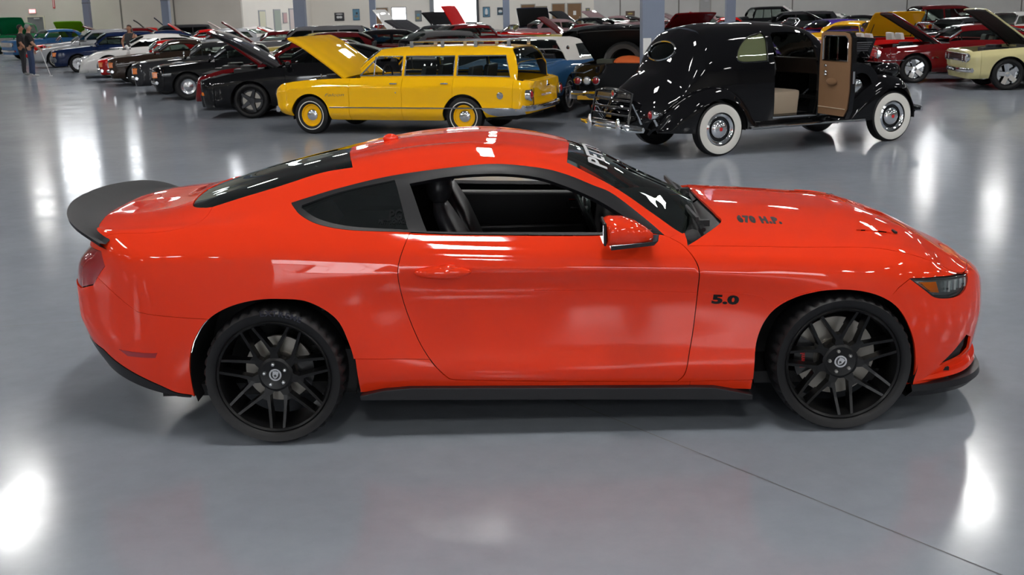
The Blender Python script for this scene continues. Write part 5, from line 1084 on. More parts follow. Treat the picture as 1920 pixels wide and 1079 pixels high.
# luggage rack
rk = part('luggage_rack', MB().tube([(-1.22,-.53,.46),(-1.14,-.50,.86),(-1.14,-.25,.90),(-1.14,0,.91),(-1.14,.25,.90),(-1.14,.50,.86),(-1.22,.53,.46),(-1.22,-.53,.46)], .020, 8, cap=False), GLOSSB, pk, smooth=True)
for k in range(4): z = .48+.095*k; part('rack_bar', MB().box((-1.215+.02*k, 0, z), (.025, 1.04-.015*k, .028)), GLOSSB, rk, bevel=.006)
part('rack_plate', MB().hexa([(-1.150,-.49,.80),(-1.135,-.49,.80),(-1.135,.49,.80),(-1.150,.49,.80),(-1.14,-.48,.85),(-1.125,-.48,.85),(-1.125,.48,.89),(-1.14,.48,.85)]), GLOSSB, rk)
e = part('rack_emblem', MB().lathe([(.001,-.02),(.05,-.02),(.052,0)], 24, 'x', (-1.15, -.02, .845)), CHROME, rk, smooth=True); part('emblem_core', MB().lathe([(.001,-.006),(.026,-.004)], 16, 'x', (-1.168, -.02, .845)), mat('cap_red', (.6,.02,.02), .3), e)
for s in (-1, 1): part('rack_stay', MB().tube([(-1.16, s*.52, .74), (-1.0, s*.50, .46)], .016, 6), CHROME, rk)
part('rear_plate', MB().box((-1.10, .25, .56), (.02, .16, .10)), mat('plate_brass', (.45,.28,.06), .4), pk)
part('trunk_handle', MB().sphere((-1.02, -.05, .80), (.03, .06, .03), 10, 6), CHROME, pk, smooth=True)
# ------------------------------------------------------------------ the rest of the collection
SP = dict(
 muscle=dict(wb=2.72, fo=.95, ro=1.05, hw=.93, r=.345, tw=.115, belt=[(.95,.72),(.8,.78),(.4,.87),(-.5,.97),(-1.6,1.0),(-2.6,1.04),(-3.77,1.02)], crown=[(.95,.0),(.6,.04),(-.5,.05),(-3.7,.03)], zb=.22, cuts=(-.70,-1.95), hood_x=(-.55,.80), wsb=-.50, wst=-1.20, rgt=-2.05, rgb=-3.0, roof=1.40, rw=.56, bw=.82, pillars=(-1.92,), sw0=-2.35, sw1=-2.15, wheel='five', bump=(None,None), lights='round', light_y=(.62,), light_z=.66, grille='black', grille_w=.7, tails='red', glass='d', mirror=True),
 sedan=dict(wb=2.80, fo=.92, ro=1.05, hw=.91, r=.33, tw=.11, belt=[(.92,.66),(.75,.74),(.3,.86),(-.5,.95),(-2,.99),(-3,1.02),(-3.85,.98)], crown=.05, zb=.20, nose=-.04, cuts=(-.62,-1.60,-2.45), names=['front_fender','door','door','quarter_panel'], hood_x=(-.50,.78), wsb=-.40, wst=-1.15, rgt=-2.35, rgb=-3.05, roof=1.42, rw=.56, bw=.80, pillars=(-1.60,), sw0=-2.6, sw1=-2.4, wheel='ralloy', bump=(None,None), lights='swept', light_z=.62, grille='chrome', grille_z=(.42,.60), grille_w=.36, mirror=True),
 benz=dict(wb=2.93, fo=.86, ro=1.20, hw=.91, r=.325, tw=.10, belt=[(.86,.76),(.7,.82),(-.4,.92),(-2.5,.95),(-4.13,.92)], crown=.04, zb=.24, cuts=(-.62,-1.65,-2.55), names=['front_fender','door','door','quarter_panel'], hood_x=(-.52,.72), wsb=-.45, wst=-1.10, rgt=-2.65, rgb=-3.25, roof=1.43, rw=.60, bw=.80, pillars=(-1.65,), sw0=-2.95, sw1=-2.72, wheel='alloy', bump=('grey','grey'), bump_h=.18, bump_z=(.48,.48), lights='block', light_z=.68, grille='chrome', grille_z=(.58,.80), grille_w=.3, roofmat='navy_silver', mirror=True),
 roadster=dict(wb=2.45, fo=.80, ro=1.05, hw=.89, r=.325, tw=.10, belt=[(.80,.74),(.62,.80),(-.3,.88),(-1.6,.92),(-3.5,.86)], crown=.05, zb=.23, cuts=(-.65,-1.70), hood_x=(-.50,.66), wsb=-.42, wst=-.95, rgt=-1.75, rgb=-2.15, roof=1.29, rw=.58, bw=.78, pillars=(), sw0=-1.95, sw1=-1.80, wheel='wire', bump=('chrome','chrome'), bump_z=(.44,.44), bump_h=.09, lights='block', light_z=.62, grille='chrome', grille_z=(.52,.68), grille_w=.42, chromepillar=True, handlemirror=True, glass='c'),
 gt=dict(wb=2.92, fo=.95, ro=1.05, hw=.96, r=.36, tw=.12, belt=[(.95,.55),(.75,.66),(.3,.83),(-.4,.90),(-2,.97),(-3,1.0),(-3.97,.92)], crown=[(.95,.0),(.5,.04),(-.5,.03),(-3.9,.05)], zb=.18, nose=-.05, cuts=(-.68,-1.70,-2.5), names=['front_fender','door','door','quarter_panel'], hood_x=(-.45,.80), wsb=-.35, wst=-1.20, rgt=-2.35, rgb=-3.55, roof=1.39, rw=.54, bw=.80, pillars=(-1.70,), sw0=-3.0, sw1=-2.55, wheel='ralloy', bump=(None,None), lights='swept', light_z=.60, grille='black', grille_z=(.26,.42), grille_w=.5, glass='d', mirror=True),
 classic=dict(wb=2.92, fo=.85, ro=1.25, hw=.95, r=.34, tw=.105, belt=[(.85,.82),(.6,.86),(-.5,.93),(-2.0,.93),(-2.6,.97),(-4.17,.88)], crown=.04, zb=.25, cuts=(-.70,-2.0), hood_x=(-.60,.74), wsb=-.52, wst=-1.10, rgt=-2.15, rgb=-2.95, roof=1.34, rw=.58, bw=.83, pillars=(), sw0=-2.40, sw1=-2.10, wheel='chrome', bump=('chrome','chrome'), bump_z=(.44,.48), lights='round', light_y=(.55,.78), light_z=.70, grille='chrome', grille_z=(.62,.80), grille_w=.85, tails='red', glass='c', chromepillar=True),
 convert=dict(wb=2.95, fo=.88, ro=1.30, hw=.97, r=.345, tw=.10, belt=[(.88,.82),(.6,.87),(-.5,.93),(-2.6,.94),(-4.25,.86)], crown=.04, zb=.25, cuts=(-.72,-2.0), hood_x=(-.60,.76), wsb=-.52, wst=-1.0, rgt=-2.3, rgb=-2.8, roof=1.36, rw=.60, bw=.84, open_roof=True, wheel='cap', lights='round', light_y=(.56,.80), light_z=.70, grille_w=.85, glass='c', seat='white'),
 lincoln=dict(wb=3.23, fo=.95, ro=1.45, hw=1.0, r=.35, tw=.11, belt=[(.95,.84),(-.5,.94),(-2.4,.96),(-3.3,1.0),(-4.68,.90)], crown=.05, zb=.28, tail=-.05, cuts=(-.85,-2.30), hood_x=(-.80,.85), wsb=-.72, wst=-1.35, rgt=-2.75, rgb=-3.30, roof=1.40, rw=.62, bw=.86, pillars=(), sw0=-2.15, sw1=-2.05, rg_in=.12, wheel='cap', bump=('chrome','chrome'), bump_z=(.50,.50), bump_h=.16, lights='block', tails='red', tail_z=.62, glass='d', strip=(.50,.6,-4.3,.012)),
 fifties=dict(wb=2.98, fo=.90, ro=1.40, hw=.98, r=.35, tw=.10, belt=[(.90,.90),(.5,.94),(-.6,.98),(-2.2,.96),(-3.0,1.0),(-4.38,.95)], crown=.06, zb=.27, cuts=(-.75,-2.1), hood_x=(-.62,.78), wsb=-.55, wst=-1.0, rgt=-2.25, rgb=-2.95, roof=1.44, rw=.60, bw=.83, pillars=(), sw0=-2.5, sw1=-2.25, wheel='white', lights='round', light_y=(.62,.84), light_z=.76, grille_w=.8, tails='round', tail_z=.72, tail_y=.72, glass='c', chromepillar=True),
 forties=dict(wb=2.95, fo=.75, ro=1.15, hw=.90, r=.36, tw=.085, belt=[(.75,.86),(.5,.98),(-.4,1.08),(-2.4,1.10),(-3.3,1.0),(-4.1,.72)], crown=[(.75,.05),(.3,.16),(-.5,.16),(-2.6,.06),(-4.1,.05)], zb=.30, edge=.82, cuts=(-.72,-1.65,-2.5), names=['front_fender','door','door','quarter_panel'], hood_x=(-.50,.60), wsb=-.50, wst=-.88, rgt=-2.55, rgb=-3.25, roof=1.70, rw=.50, bw=.72, pillars=(-1.65,), sw0=-2.7, sw1=-2.55, wheel='white', lights='round', light_y=(.70,), light_z=.80, grille='chrome', grille_w=.3, grille_z=(.50,.85), tails='round', glass='c'),
 pickup=dict(wb=2.95, fo=.80, ro=1.20, hw=.95, r=.37, tw=.10, belt=[(.80,1.0),(.5,1.06),(-.6,1.10),(-4.15,1.06)], crown=[(.8,.05),(-.6,.10),(-4,.0)], zb=.36, cuts=(-.62,-1.60), hood_x=(-.48,.68), wsb=-.45, wst=-.85, rgt=-1.55, rgb=-1.72, deck_x=(-4.0,-4.05), roof=1.75, rw=.62, bw=.80, pillars=(), sw0=-1.58, sw1=-1.5, wheel='cap', lights='round', light_y=(.72,), light_z=.82, grille='chrome', grille_w=.55, grille_z=(.70,.92), bump_z=(.52,.52), glass='c'),
 suv=dict(wb=2.65, fo=.80, ro=.90, hw=.90, r=.36, tw=.11, belt=[(.80,.92),(.5,1.0),(-.5,1.04),(-3.55,1.06)], crown=.04, zb=.30, cuts=(-.60,-1.55,-2.4), names=['front_fender','door','door','quarter_panel'], hood_x=(-.48,.68), wsb=-.42, wst=-1.0, rgt=-3.2, rgb=-3.48, deck_x=(-3.5,-3.52), roof=1.66, rw=.62, bw=.82, pillars=(-1.55,-2.42), sw0=-3.2, sw1=-3.1, wheel='ralloy', bump=('grey','grey'), lights='block', tails='red', glass='d'))
NAVYR = paint('navy_silver', (.30,.33,.36)); SP['benz']['roofmat'] = None
PC = dict(black=(.006,.006,.007), dred=(.16,.006,.008), red=(.50,.008,.008), maroon=(.11,.008,.010), white=(.74,.74,.72), navy=(.010,.022,.075), silver=(.42,.43,.45), brown=(.035,.022,.016), green=(.004,.16,.055), lime=(.17,.42,.008), blue=(.035,.13,.30), sky=(.02,.13,.34), cream=(.66,.60,.31), yellow=(.80,.42,.01), purple=(.07,.03,.26), grey=(.12,.12,.13), beige=(.42,.33,.20), mauve=(.24,.16,.17), charcoal=(.03,.03,.034), teal=(.10,.22,.24), gold=(.45,.36,.10), vred=(.62,.012,.010))
CARNAMES = dict(muscle='muscle_coupe', sedan='sedan', benz='luxury_sedan', roadster='roadster', gt='sports_sedan', classic='classic_coupe', convert='classic_convertible', lincoln='luxury_coupe', fifties='fifties_coupe', forties='forties_sedan', pickup='pickup_truck', suv='utility_wagon')
PARKED = []
def put_car(kind, col, label, origin=None, yaw=0, wheel=None, near=None, lod=1, cat='car', **ov):
    """wheel = pixel where the near front tyre meets the floor; near=+1/-1 says which side of the car that is"""
    S = {**SP[kind], 'h': .08 if lod < 2 else .13, **ov}; hw = S['hw']
    if wheel is not None:
        c = G(*wheel); nl = (-math.sin(yaw), math.cos(yaw)); origin = (c[0]-nl[0]*near*(hw-.10), c[1]-nl[1]*near*(hw-.10))
    t = thing(CARNAMES[kind], label, cat, (*origin, 0), yaw); D_ = {**BASE, **S}; PARKED.append((t.name, (D_['wb'], D_['fo'], D_['ro'], D_['hw'])))
    n, cb, hd = make_car(t, S, paint(col, PC[col]), lod); return t, n, cb, hd
def at(px, Y, py=40): return (on_wall(px, py, Y)[0], Y)
RAD = math.radians
# first row on the left, noses to the aisle
t_, n_, c_, hd_ = put_car('muscle', 'black', 'black muscle coupe with five-spoke dark wheels and raised hood', yaw=PI+.06, wheel=(474,222), near=1, lod=0, hood_up=RAD(38), h=.06)
for s in (-1, 1):
    part('side_marker', MB().box((.90, s*.80, .50), (.10, .12, .07)), AMBER, t_, bevel=.015); part('grille_frame', MB().tube([(.99, s*.50, .74), (1.0, s*.46, .55), (.98, 0, .52)], .02, 6), CHROME, t_)
part('front_bumper', MB().hexa([(.70,-.90,.22),(1.0,-.60,.22),(1.0,.60,.22),(.70,.90,.22),(.72,-.92,.48),(1.02,-.64,.48),(1.02,.64,.48),(.72,.92,.48)]), paint('black', PC['black']), t_, bevel=.03, smooth=True)
t_, n_, c_, hd_ = put_car('sedan', 'dred', 'dark red sedan with swept headlights and raised thin hood', yaw=PI+.10, wheel=(452,206), near=1, lod=0, hood_up=RAD(44))
for i, (wx, col, lab) in enumerate((((356,188), 'black', 'black hardtop roadster with chrome bumper beside the dark red sedan'), ((314,177), 'charcoal', 'charcoal roadster parked between two other amber-lamped roadsters'), ((262,161), 'brown', 'dark brown roadster with amber corner lamp beside the red coupe'))):
    put_car('roadster', col, lab, yaw=PI+.20+.05*i, wheel=wx, near=1, lod=0)
put_car('classic', 'red', 'small red classic coupe with chrome window trim beside the white sports sedan', yaw=PI+.30, wheel=(243,154), near=1, lod=0, hw=.80, wb=2.4, ro=.9, belt=[(.85,.66),(.6,.72),(-.5,.82),(-2.0,.84),(-3.3,.80)], wsb=-.45, wst=-.95, rgt=-1.75, rgb=-2.5, roof=1.25, rw=.52, bw=.70, sw0=-2.0, sw1=-1.75, cuts=(-.62,-1.6), lights='block', light_z=.56, grille_w=.4, grille_z=(.46,.60), r=.31, bump_z=(.38,.40), hood_x=(-.5,.74))
put_car('gt', 'white', 'white sports sedan with long hood and silver ten-spoke wheels', yaw=PI+.33, wheel=(208,146), near=1, lod=0)
put_car('benz', 'navy', 'navy blue luxury sedan with grey bumper and orange corner lamp', yaw=PI+.36, wheel=(149,136), near=1, lod=0)
put_car('convert', 'silver', 'silver open roadster behind the navy sedan', yaw=PI+.38, wheel=(108,127), near=1, wb=2.4, ro=.95, hw=.87, cuts=(-.6,-1.55), belt=[(.88,.58),(.6,.72),(-.5,.86),(-2,.9),(-3.35,.86)], wsb=-.45, wst=-.95, rgt=-1.7, rgb=-2.1, roof=1.25, bw=.74, rw=.56, lights='swept', light_z=.55, grille='black', grille_z=(.28,.42), bump=(None,None), seat='dark')
put_car('convert', 'vred', 'red open roadster with tan seats beyond the silver roadster', yaw=PI+.42, wheel=(86,117), near=1, wb=2.3, ro=.9, hw=.78, cuts=(-.6,-1.5), belt=[(.88,.66),(.6,.72),(-.5,.82),(-3.2,.8)], wsb=-.45, wst=-.8, rgt=-1.7, rgb=-2.1, roof=1.2, bw=.66, rw=.52, light_y=(.58,), light_z=.58, grille_w=.4, seat='tan')
put_car('benz', 'silver', 'silver-grey sedan with blue roof beyond the red roadster', at(118,53), PI+.5, lod=2)
put_car('fifties', 'blue', 'blue chrome-bumpered classic beside the two standing men', at(48,58,90), PI+.7, lod=2)
put_car('pickup', 'green', 'green and silver pickup facing forward with hood raised', at(24,68,90), -PI/2-.10, hood_up=RAD(58), lod=1, cat='truck', hoodin=paint('green', PC['green']))
# ---- behind the wagon and the vintage sedan
t_, n_, c_, hd_ = put_car('lincoln', 'blue', 'blue luxury coupe with white vinyl roof and oval side window', yaw=1.2, origin=(-.19+.362*4.62, 21.46+.932*4.62), lod=0, h=.06, roofmat=mat('white_vinyl_roof', (.76,.73,.68), .6, bump=.05, bscale=120))
for s in (-1, 1):
    p_ = c_.ev(*c_.inv([(-2.62, 1.20)])[0])[0]; part('opera_window', MB().sphere((p_[0], s*p_[1], p_[2]), (.10, .014, .055), 18, 8), GLOSSB, t_, smooth=True)
t_, n_, c_, hd_ = put_car('fifties', 'black', 'black finned fifties car with open trunk and triple round tail lamps', yaw=1.22, origin=(2.05+.344*4.38, 20.55+.939*4.38), lod=0, h=.06, deck_up=RAD(27), tails=None, bump_h=.16)
for s in (-1, 1):
    for k, m in enumerate((REDLENS, mat('reverse_lens', (.6,.6,.6), .2), REDLENS)):
        o = part('tail_light', MB().lathe([(.075, .03), (.075, -.03), (.058, -.035)], 18, 'x', (-4.39, s*(.48+.17*k), .70)), CHROME, t_, smooth=True); part('lens', MB().lathe([(.058, -.03), (.03, -.05), (.001, -.055)], 14, 'x', (-4.39, s*(.48+.17*k), .70)), m, o, smooth=True)
    part('fin_trim', MB().tube([(-4.36, s*.95, .84), (-4.41, s*.70, .84), (-4.38, s*.34, .99)], .014, 6), CHROME, t_)
    part('bumper_panel', MB().box((-4.43, s*.62, .40), (.03, .40, .07)), mat('bumper_amber', (.60,.34,.03), .3), t_)
part('spare_tyre', MB().lathe([(.26,.09),(.34,.10),(.385,.05),(.385,-.05),(.34,-.10),(.26,-.09),(.24,0)], 32, 'x', (-3.75, .12, .98), closed=True), mat('white_rubber', (.05,.05,.05), .4), t_, smooth=True)
part('spare_band', MB().lathe([(.40,-.02),(.40,.06)], 32, 'x', (-3.75, .12, .98)), CHROME, t_)
part('trunk_cloth', MB().sphere((-3.9, .0, .98), (.25, .30, .14), 12, 8), mat('orange_cloth', (.65,.12,.02), .8), t_, smooth=True); part('trunk_box', MB().box((-3.85, .42, .98), (.4, .3, .16)), mat('olive_box', (.05,.055,.04), .8), t_, bevel=.02)
# right-hand row
t_, n_, c_, hd_ = put_car('classic', 'dred', 'dark red muscle coupe with raised hood and chrome five-spoke wheels', yaw=PI-.14, wheel=(1713,156), near=1, lod=0, h=.06, hood_up=RAD(36), strip=(.55,.75,.25,.010))
me = text_mesh('SS 396', .06, .002, 0, .002); uv = n_.inv([(-.44,.60)])[0]; obj('fender_badge', patch_text(n_, me, uv, (-1, 0), (0, 1), .006, 1), CHROME, t_)
t_, n_, c_, hd_ = put_car('classic', 'cream', 'pale cream muscle coupe with raised hood showing its dark underside', yaw=PI-.10, wheel=(1886,169), near=1, lod=0, h=.06, hood_up=RAD(40), win=.02)
# far rows: (kind, colour, column in the photograph, distance, heading, label, extras)
FAR = [
 ('classic','lime',146,64,-PI/2+.05,'lime green coupe with fully upright hood against the concrete wall',dict(hood_up=RAD(42),hoodin='lime',hw=.85)),
 ('convert','vred',178,56,PI+.5,'red convertible in front of the lime green coupe',dict()),
 ('sedan','dred',238,52,PI+.25,'dark red sedan with arched raised hood behind the white sports sedan',dict(hood_up=RAD(40))),
 ('classic','silver',305,44.5,PI+.33,'silver coupe with navy roof behind the white sports sedan',dict(roof_col='navy')),
 ('classic','vred',268,60,PI+.3,'bright red coupe by the second steel column',dict()),
 ('suv','charcoal',318,55,PI+.3,'charcoal wagon with raised hood beside the steel column',dict(hood_up=RAD(45),roof=1.5)),
 ('classic','navy',352,63,PI+.3,'navy blue coupe with raised hood behind the steel column',dict(hood_up=RAD(48))),
 ('roadster','vred',385,54,PI+.2,'bright red roadster with raised hood in front of the concrete wall',dict(hood_up=RAD(42))),
 ('sedan','silver',415,40,PI+.25,'silver sedan parked behind the black roadsters',dict()),
 ('classic','white',468,58,PI+.25,'white coupe with raised hood at the corner of the office wall',dict(hood_up=RAD(35))),
 ('classic','maroon',520,37.5,PI+.2,'maroon coupe with tall raised hood behind the black muscle coupe',dict(hood_up=RAD(40))),
 ('roadster','red',560,52,PI+.2,'red roadster with raised hood under the red notice board',dict(hood_up=RAD(30))),
 ('suv','grey',575,42.5,PI+.1,'grey wagon behind the raised yellow hood',dict(roof=1.52)),
 ('classic','gold',600,31,PI+.1,'gold-yellow coupe glimpsed between black and yellow hoods',dict()),
 ('sedan','maroon',610,26.8,PI+.06,'maroon sedan right behind the black muscle coupe',dict()),
 ('sedan','sky',668,37.5,.15,'bright blue hatchback with silver roof edge behind the yellow wagon',dict()),
 ('sedan','black',745,32,.12,'black sedan parked beside the bright blue hatchback',dict()),
 ('classic','charcoal',820,45,PI-.5,'black coupe with wide raised hood before the bright roll-up door',dict(hood_up=RAD(32))),
 ('fifties','charcoal',838,28.5,.35,'dark fifties car with grey cloth top behind the roof rack',dict(roof_col='greytop')),
 ('fifties','maroon',880,33.5,.4,'maroon fifties coupe behind the white vinyl roof',dict()),
 ('convert','vred',728,55,PI-.3,'small red convertible below the bright glass door',dict()),
 ('convert','white',770,62,PI-.3,'white convertible below the framed picture by the roll-up door',dict(hood_up=RAD(55))),
 ('classic','black',868,56,PI-.7,'black coupe with raised hood beside the roll-up door frame',dict(hood_up=RAD(45))),
 ('convert','red',908,45,PI-.3,'red convertible with thin raised hood beside the steel column',dict(hood_up=RAD(62))),
 ('convert','gold',985,41,PI-.35,'gold convertible behind the white vinyl roof coupe',dict()),
 ('classic','navy',1008,64,-PI/2-.2,'navy blue coupe with raised hood before a brown office door',dict(hood_up=RAD(50))),
 ('sedan','mauve',1050,53,.3,'dusty mauve sedan below the middle brown doors',dict()),
 ('roadster','maroon',1095,46,PI-.25,'maroon roadster with raised hood beyond the gold convertible',dict(hood_up=RAD(40))),
 ('classic','black',1105,63,PI-.5,'black coupe with raised hood in front of the rightmost brown door',dict(hood_up=RAD(38))),
 ('classic','mauve',1160,69,PI-.6,'mauve coupe with raised hood below a small framed picture',dict(hood_up=RAD(35))),
 ('muscle','black',1140,36.5,.5,'black fastback beyond the open trunk of the fifties car',dict()),
 ('classic','dred',1262,47,-PI/2+.3,'dark red coupe with raised hood beyond the vintage sedan roof',dict(hood_up=RAD(34),hoodin='dred')),
 ('classic','mauve',1320,58,PI-.4,'mauve-grey coupe with low raised hood near the far steel column',dict(hood_up=RAD(28))),
 ('roadster','vred',1362,54,PI-.2,'bright red roadster at the far steel column',dict(hood_up=RAD(40))),
 ('forties','black',1432,60,PI+.1,'black forties sedan against the pale far wall',dict()),
 ('suv','charcoal',1478,52,PI-.1,'charcoal wagon left of the red striped coupe',dict(roof=1.5)),
 ('convert','red',1510,41,PI+.15,'red and white convertible behind the vintage sedan hood',dict()),
 ('classic','white',1548,55,PI-.3,'white coupe with raised hood by the far wall joint',dict(hood_up=RAD(40))),
 ('classic','purple',1560,35,PI+.2,'purple coupe next to the yellow car with raised hood',dict()),
 ('classic','yellow',1618,36.5,-PI/2+.28,'yellow coupe facing forward with its yellow hood raised upright',dict(hood_up=RAD(56),hoodin='yellow',hood_x=(-.12,.74),wsb=-.08,wst=-.66)),
 ('classic','black',1605,46,PI-.2,'black and red coupe with raised hood behind the yellow coupe',dict(hood_up=RAD(30))),
 ('fifties','black',1690,47,PI+.1,'black fifties car with white roof beyond the red convertible',dict(roof_col='white')),
 ('convert','vred',1700,31.7,.02,'bright red convertible with white seats behind the dark red coupe',dict()),
 ('forties','maroon',1745,37,PI+.15,'maroon forties sedan with tall rounded roof',dict()),
 ('classic','maroon',1838,44,PI+.2,'maroon coupe with raised hood beside the maroon forties sedan',dict(hood_up=RAD(35))),
 ('classic','charcoal',1800,31,PI+.3,'dark green-black coupe behind the cream coupe',dict()),
 ('fifties','red',1905,38,PI+.3,'red fifties car with white roof and raised trunk lid',dict(roof_col='white',deck_up=RAD(50))),
]
def obb(o, yaw, S):
    S = {**BASE, **S}; c, s_ = math.cos(yaw), math.sin(yaw); hw = S['hw']+.06
    return [(o[0]+x*c-y*s_, o[1]+x*s_+y*c) for x, y in ((S['fo']+.08, hw), (S['fo']+.08, -hw), (-S['wb']-S['ro']-.08, -hw), (-S['wb']-S['ro']-.08, hw))]
def clash(A, B):
    for P, Q in ((A, B), (B, A)):
        for i in range(4):
            nx, ny = P[(i+1) % 4][1]-P[i][1], P[i][0]-P[(i+1) % 4][0]
            a = [x*nx+y*ny for x, y in A]; b = [x*nx+y*ny for x, y in B]
            if max(a) <= min(b) or max(b) <= min(a): return False
    return True
taken = [obb((o.location.x, o.location.y), o.rotation_euler.z, dict(wb=dict(PARKED)[o.name][0], fo=dict(PARKED)[o.name][1], ro=dict(PARKED)[o.name][2], hw=dict(PARKED)[o.name][3])) for o in list(COL.objects) if o.name in dict(PARKED)]
taken.append(obb((2.4945+.915*2.95, 16.1401+.404*2.95), .4155, dict(wb=2.95, fo=.7, ro=1.35, hw=.95))); taken.append(obb((-3.0367, 20.2786), 2.7996, dict(wb=2.78, fo=.72, ro=1.2, hw=.92)))
for cx, cy, cw, _ in COLUMNS: taken.append([(cx-.3, cy-.3), (cx+.3, cy-.3), (cx+.3, cy+.3), (cx-.3, cy+.3)])
for kind, col, px, Y, yaw, lab, ex in sorted(FAR, key=lambda f: (f[1] not in ('lime', 'yellow') and f[2] != 1700, f[3])):
    ex = dict(ex); rc = ex.pop('roof_col', None); S_ = {**SP[kind], **ex}; L_ = S_.get('wb', 2.9)*.5
    for k in range(120):          # nudge along the sight line until the parking space is free
        Yk = Y+(k//2+1)*.25*(1 if k % 2 else -.6) if k else Y
        if Yk < 24 or Yk > (LWY-3.2 if px < 470 else RY1-4): continue
        c = at(px, Yk); o = (c[0]+math.cos(yaw)*L_, c[1]+math.sin(yaw)*L_); B_ = obb(o, yaw, S_)
        if px < 480 and max(q[1] for q in B_) > LWY-.3: continue
        if not any(clash(B_, t) for t in taken): break
    taken.append(B_)
    if rc: ex['roofmat'] = mat('grey_cloth_top', (.07,.07,.075), .8) if rc == 'greytop' else paint(rc, PC[rc])
    if 'hoodin' in ex: ex['hoodin'] = paint(ex['hoodin'], PC[ex['hoodin']])
    put_car(kind, col, lab, o, yaw, lod=2 if Yk > 34 else 1, **ex)
# ------------------------------------------------------------------ people
def person(label, loc, rz, height, skin, cloth, legs, shoes, hair, pose, long_hair=False, sleeve=.26, hold=None):
    """skeleton of joints with radii -> one continuous skinned body; faces past the cuffs stay skin"""
    k = height/1.75; V = []; E_ = []; R = []
    def v(p, r): V.append((p[0]*k, p[1]*k, p[2]*k)); R.append(r*k); return len(V)-1
    def chain(pts, start=None):
        last = start
        for p, r in pts:
            i = v(p, r)
            if last is not None: E_.append((last, i))
            last = i
        return last
    pel = v((0, 0, .95), (.185)); ch = chain([((.01, 0, 1.08), .190), ((.015, 0, 1.25), .195), ((0, 0, 1.40), .155)], pel); nk = chain([((.01, 0, 1.50), .062), ((.03, 0, 1.56), .062)], ch); chain([((.035, 0, 1.63), .098), ((.03, 0, 1.70), .092), ((.02, 0, 1.745), .05)], nk)
    hands = []
    for s in (-1, 1):
        hp, kn, an, toe = pose['leg'][s]
        a = chain([((hp[0], s*.10, .86), .115), ((*kn, .50), .080), ((*an, .10), .058)], pel); chain([((an[0]+.06, an[1], .045), .043), ((an[0]+.19, an[1]+toe, .035), .036)], a)
        sh, el, wr = pose['arm'][s]
        w = chain([((0, s*.20, 1.40), .078), (el, .055), (wr, .036)], ch); d = (np.array(wr)-np.array(el)); d = d/np.linalg.norm(d); side_ = np.cross(d, [0, 1, 0]); side_ /= np.linalg.norm(side_); pm = chain([(tuple(np.array(wr)+d*.06), .034)], w); hands.append(np.array(wr)+d*.09)
        for q, (o, ln) in enumerate(((-.030, .070), (-.010, .082), (.011, .078), (.030, .060))):
            b = np.array(wr)+d*.095+side_*o; chain([(tuple(b), .0095), (tuple(b+d*ln*.5+np.array([.004, 0, 0])), .009), (tuple(b+d*ln+np.array([-.012, 0, 0])), .007)], pm)
        chain([(tuple(np.array(wr)+d*.05+side_*.040), .011), (tuple(np.array(wr)+d*.085+side_*.058), .009)], pm)
    me = bpy.data.meshes.new('m'); me.from_pydata(V, E_, []); o = bpy.data.objects.new('t', me); COL.objects.link(o)
    md = o.modifiers.new('s', 'SKIN'); md.use_smooth_shade = True; sk = me.skin_vertices[0].data
    for i, r in enumerate(R): sk[i].radius = (r, r)
    sk[0].use_root = True; o.modifiers.new('b', 'SUBSURF').levels = 1
    dg = bpy.context.evaluated_depsgraph_get(); dg.update(); m2 = bpy.data.meshes.new_from_object(o.evaluated_get(dg)); bpy.data.objects.remove(o)
    m2.materials.clear()
    for m in (skin, cloth, legs, shoes): m2.materials.append(m)
    sh = np.array([0, .19, 1.41])*k
    for p in m2.polygons:
        c = p.center; z = c.z/k; mi = 0
        if z < .085: mi = 3
        elif z < .93: mi = 2 if abs(c.y) < .205*k or z < .7 else 0
        elif z < 1.485:
            mi = 1; dd = min((Vector((0, s*.19*k, 1.41*k))-c).length for s in (-1, 1))
            ax = abs(c.y) > .175*k or abs(c.x) > .17*k
            if ax and dd > sleeve*k: mi = 0
        p.material_index = mi; p.use_smooth = True
    t = thing('person', label, 'person', loc, rz); b = obj('body', m2, None, t)
    hz = 1.665*k
    hm = MB().sphere((.015*k, 0, hz+.025*k), (.108*k, .100*k, .105*k), 16, 10)
    hm.v = [(x-(.035*k if x > .05*k and z < hz+.06*k else 0), y, max(z, hz-.035*k) if x > 0 else z) for x, y, z in hm.v]
    h_ = part('hair', hm, hair, t, smooth=True)
    if long_hair: part('hair_length', MB().hexa([(-.10*k,-.10*k,1.30*k),(.01*k,-.11*k,1.32*k),(.01*k,.11*k,1.32*k),(-.10*k,.10*k,1.30*k),(-.09*k,-.085*k,1.68*k),(.05*k,-.10*k,1.68*k),(.05*k,.10*k,1.68*k),(-.09*k,.085*k,1.68*k)]), hair, h_, smooth=True, bevel=.03)
    part('nose', MB().sphere((.132*k, 0, 1.645*k), (.02*k, .014*k, .022*k), 8, 6), skin, t, smooth=True)
    for s in (-1, 1):
        part('eye', MB().sphere((.118*k, s*.036*k, 1.672*k), (.010*k, .014*k, .009*k), 8, 6), mat('eye_dark', (.02,.015,.01), .3), t); part('ear', MB().sphere((.03*k, s*.098*k, 1.65*k), (.022*k, .012*k, .034*k), 8, 6), skin, t, smooth=True)
    part('mouth', MB().sphere((.122*k, 0, 1.605*k), (.008*k, .026*k, .006*k), 8, 6), mat('lip', (.35,.12,.10), .5), t)
    return t, hands, k
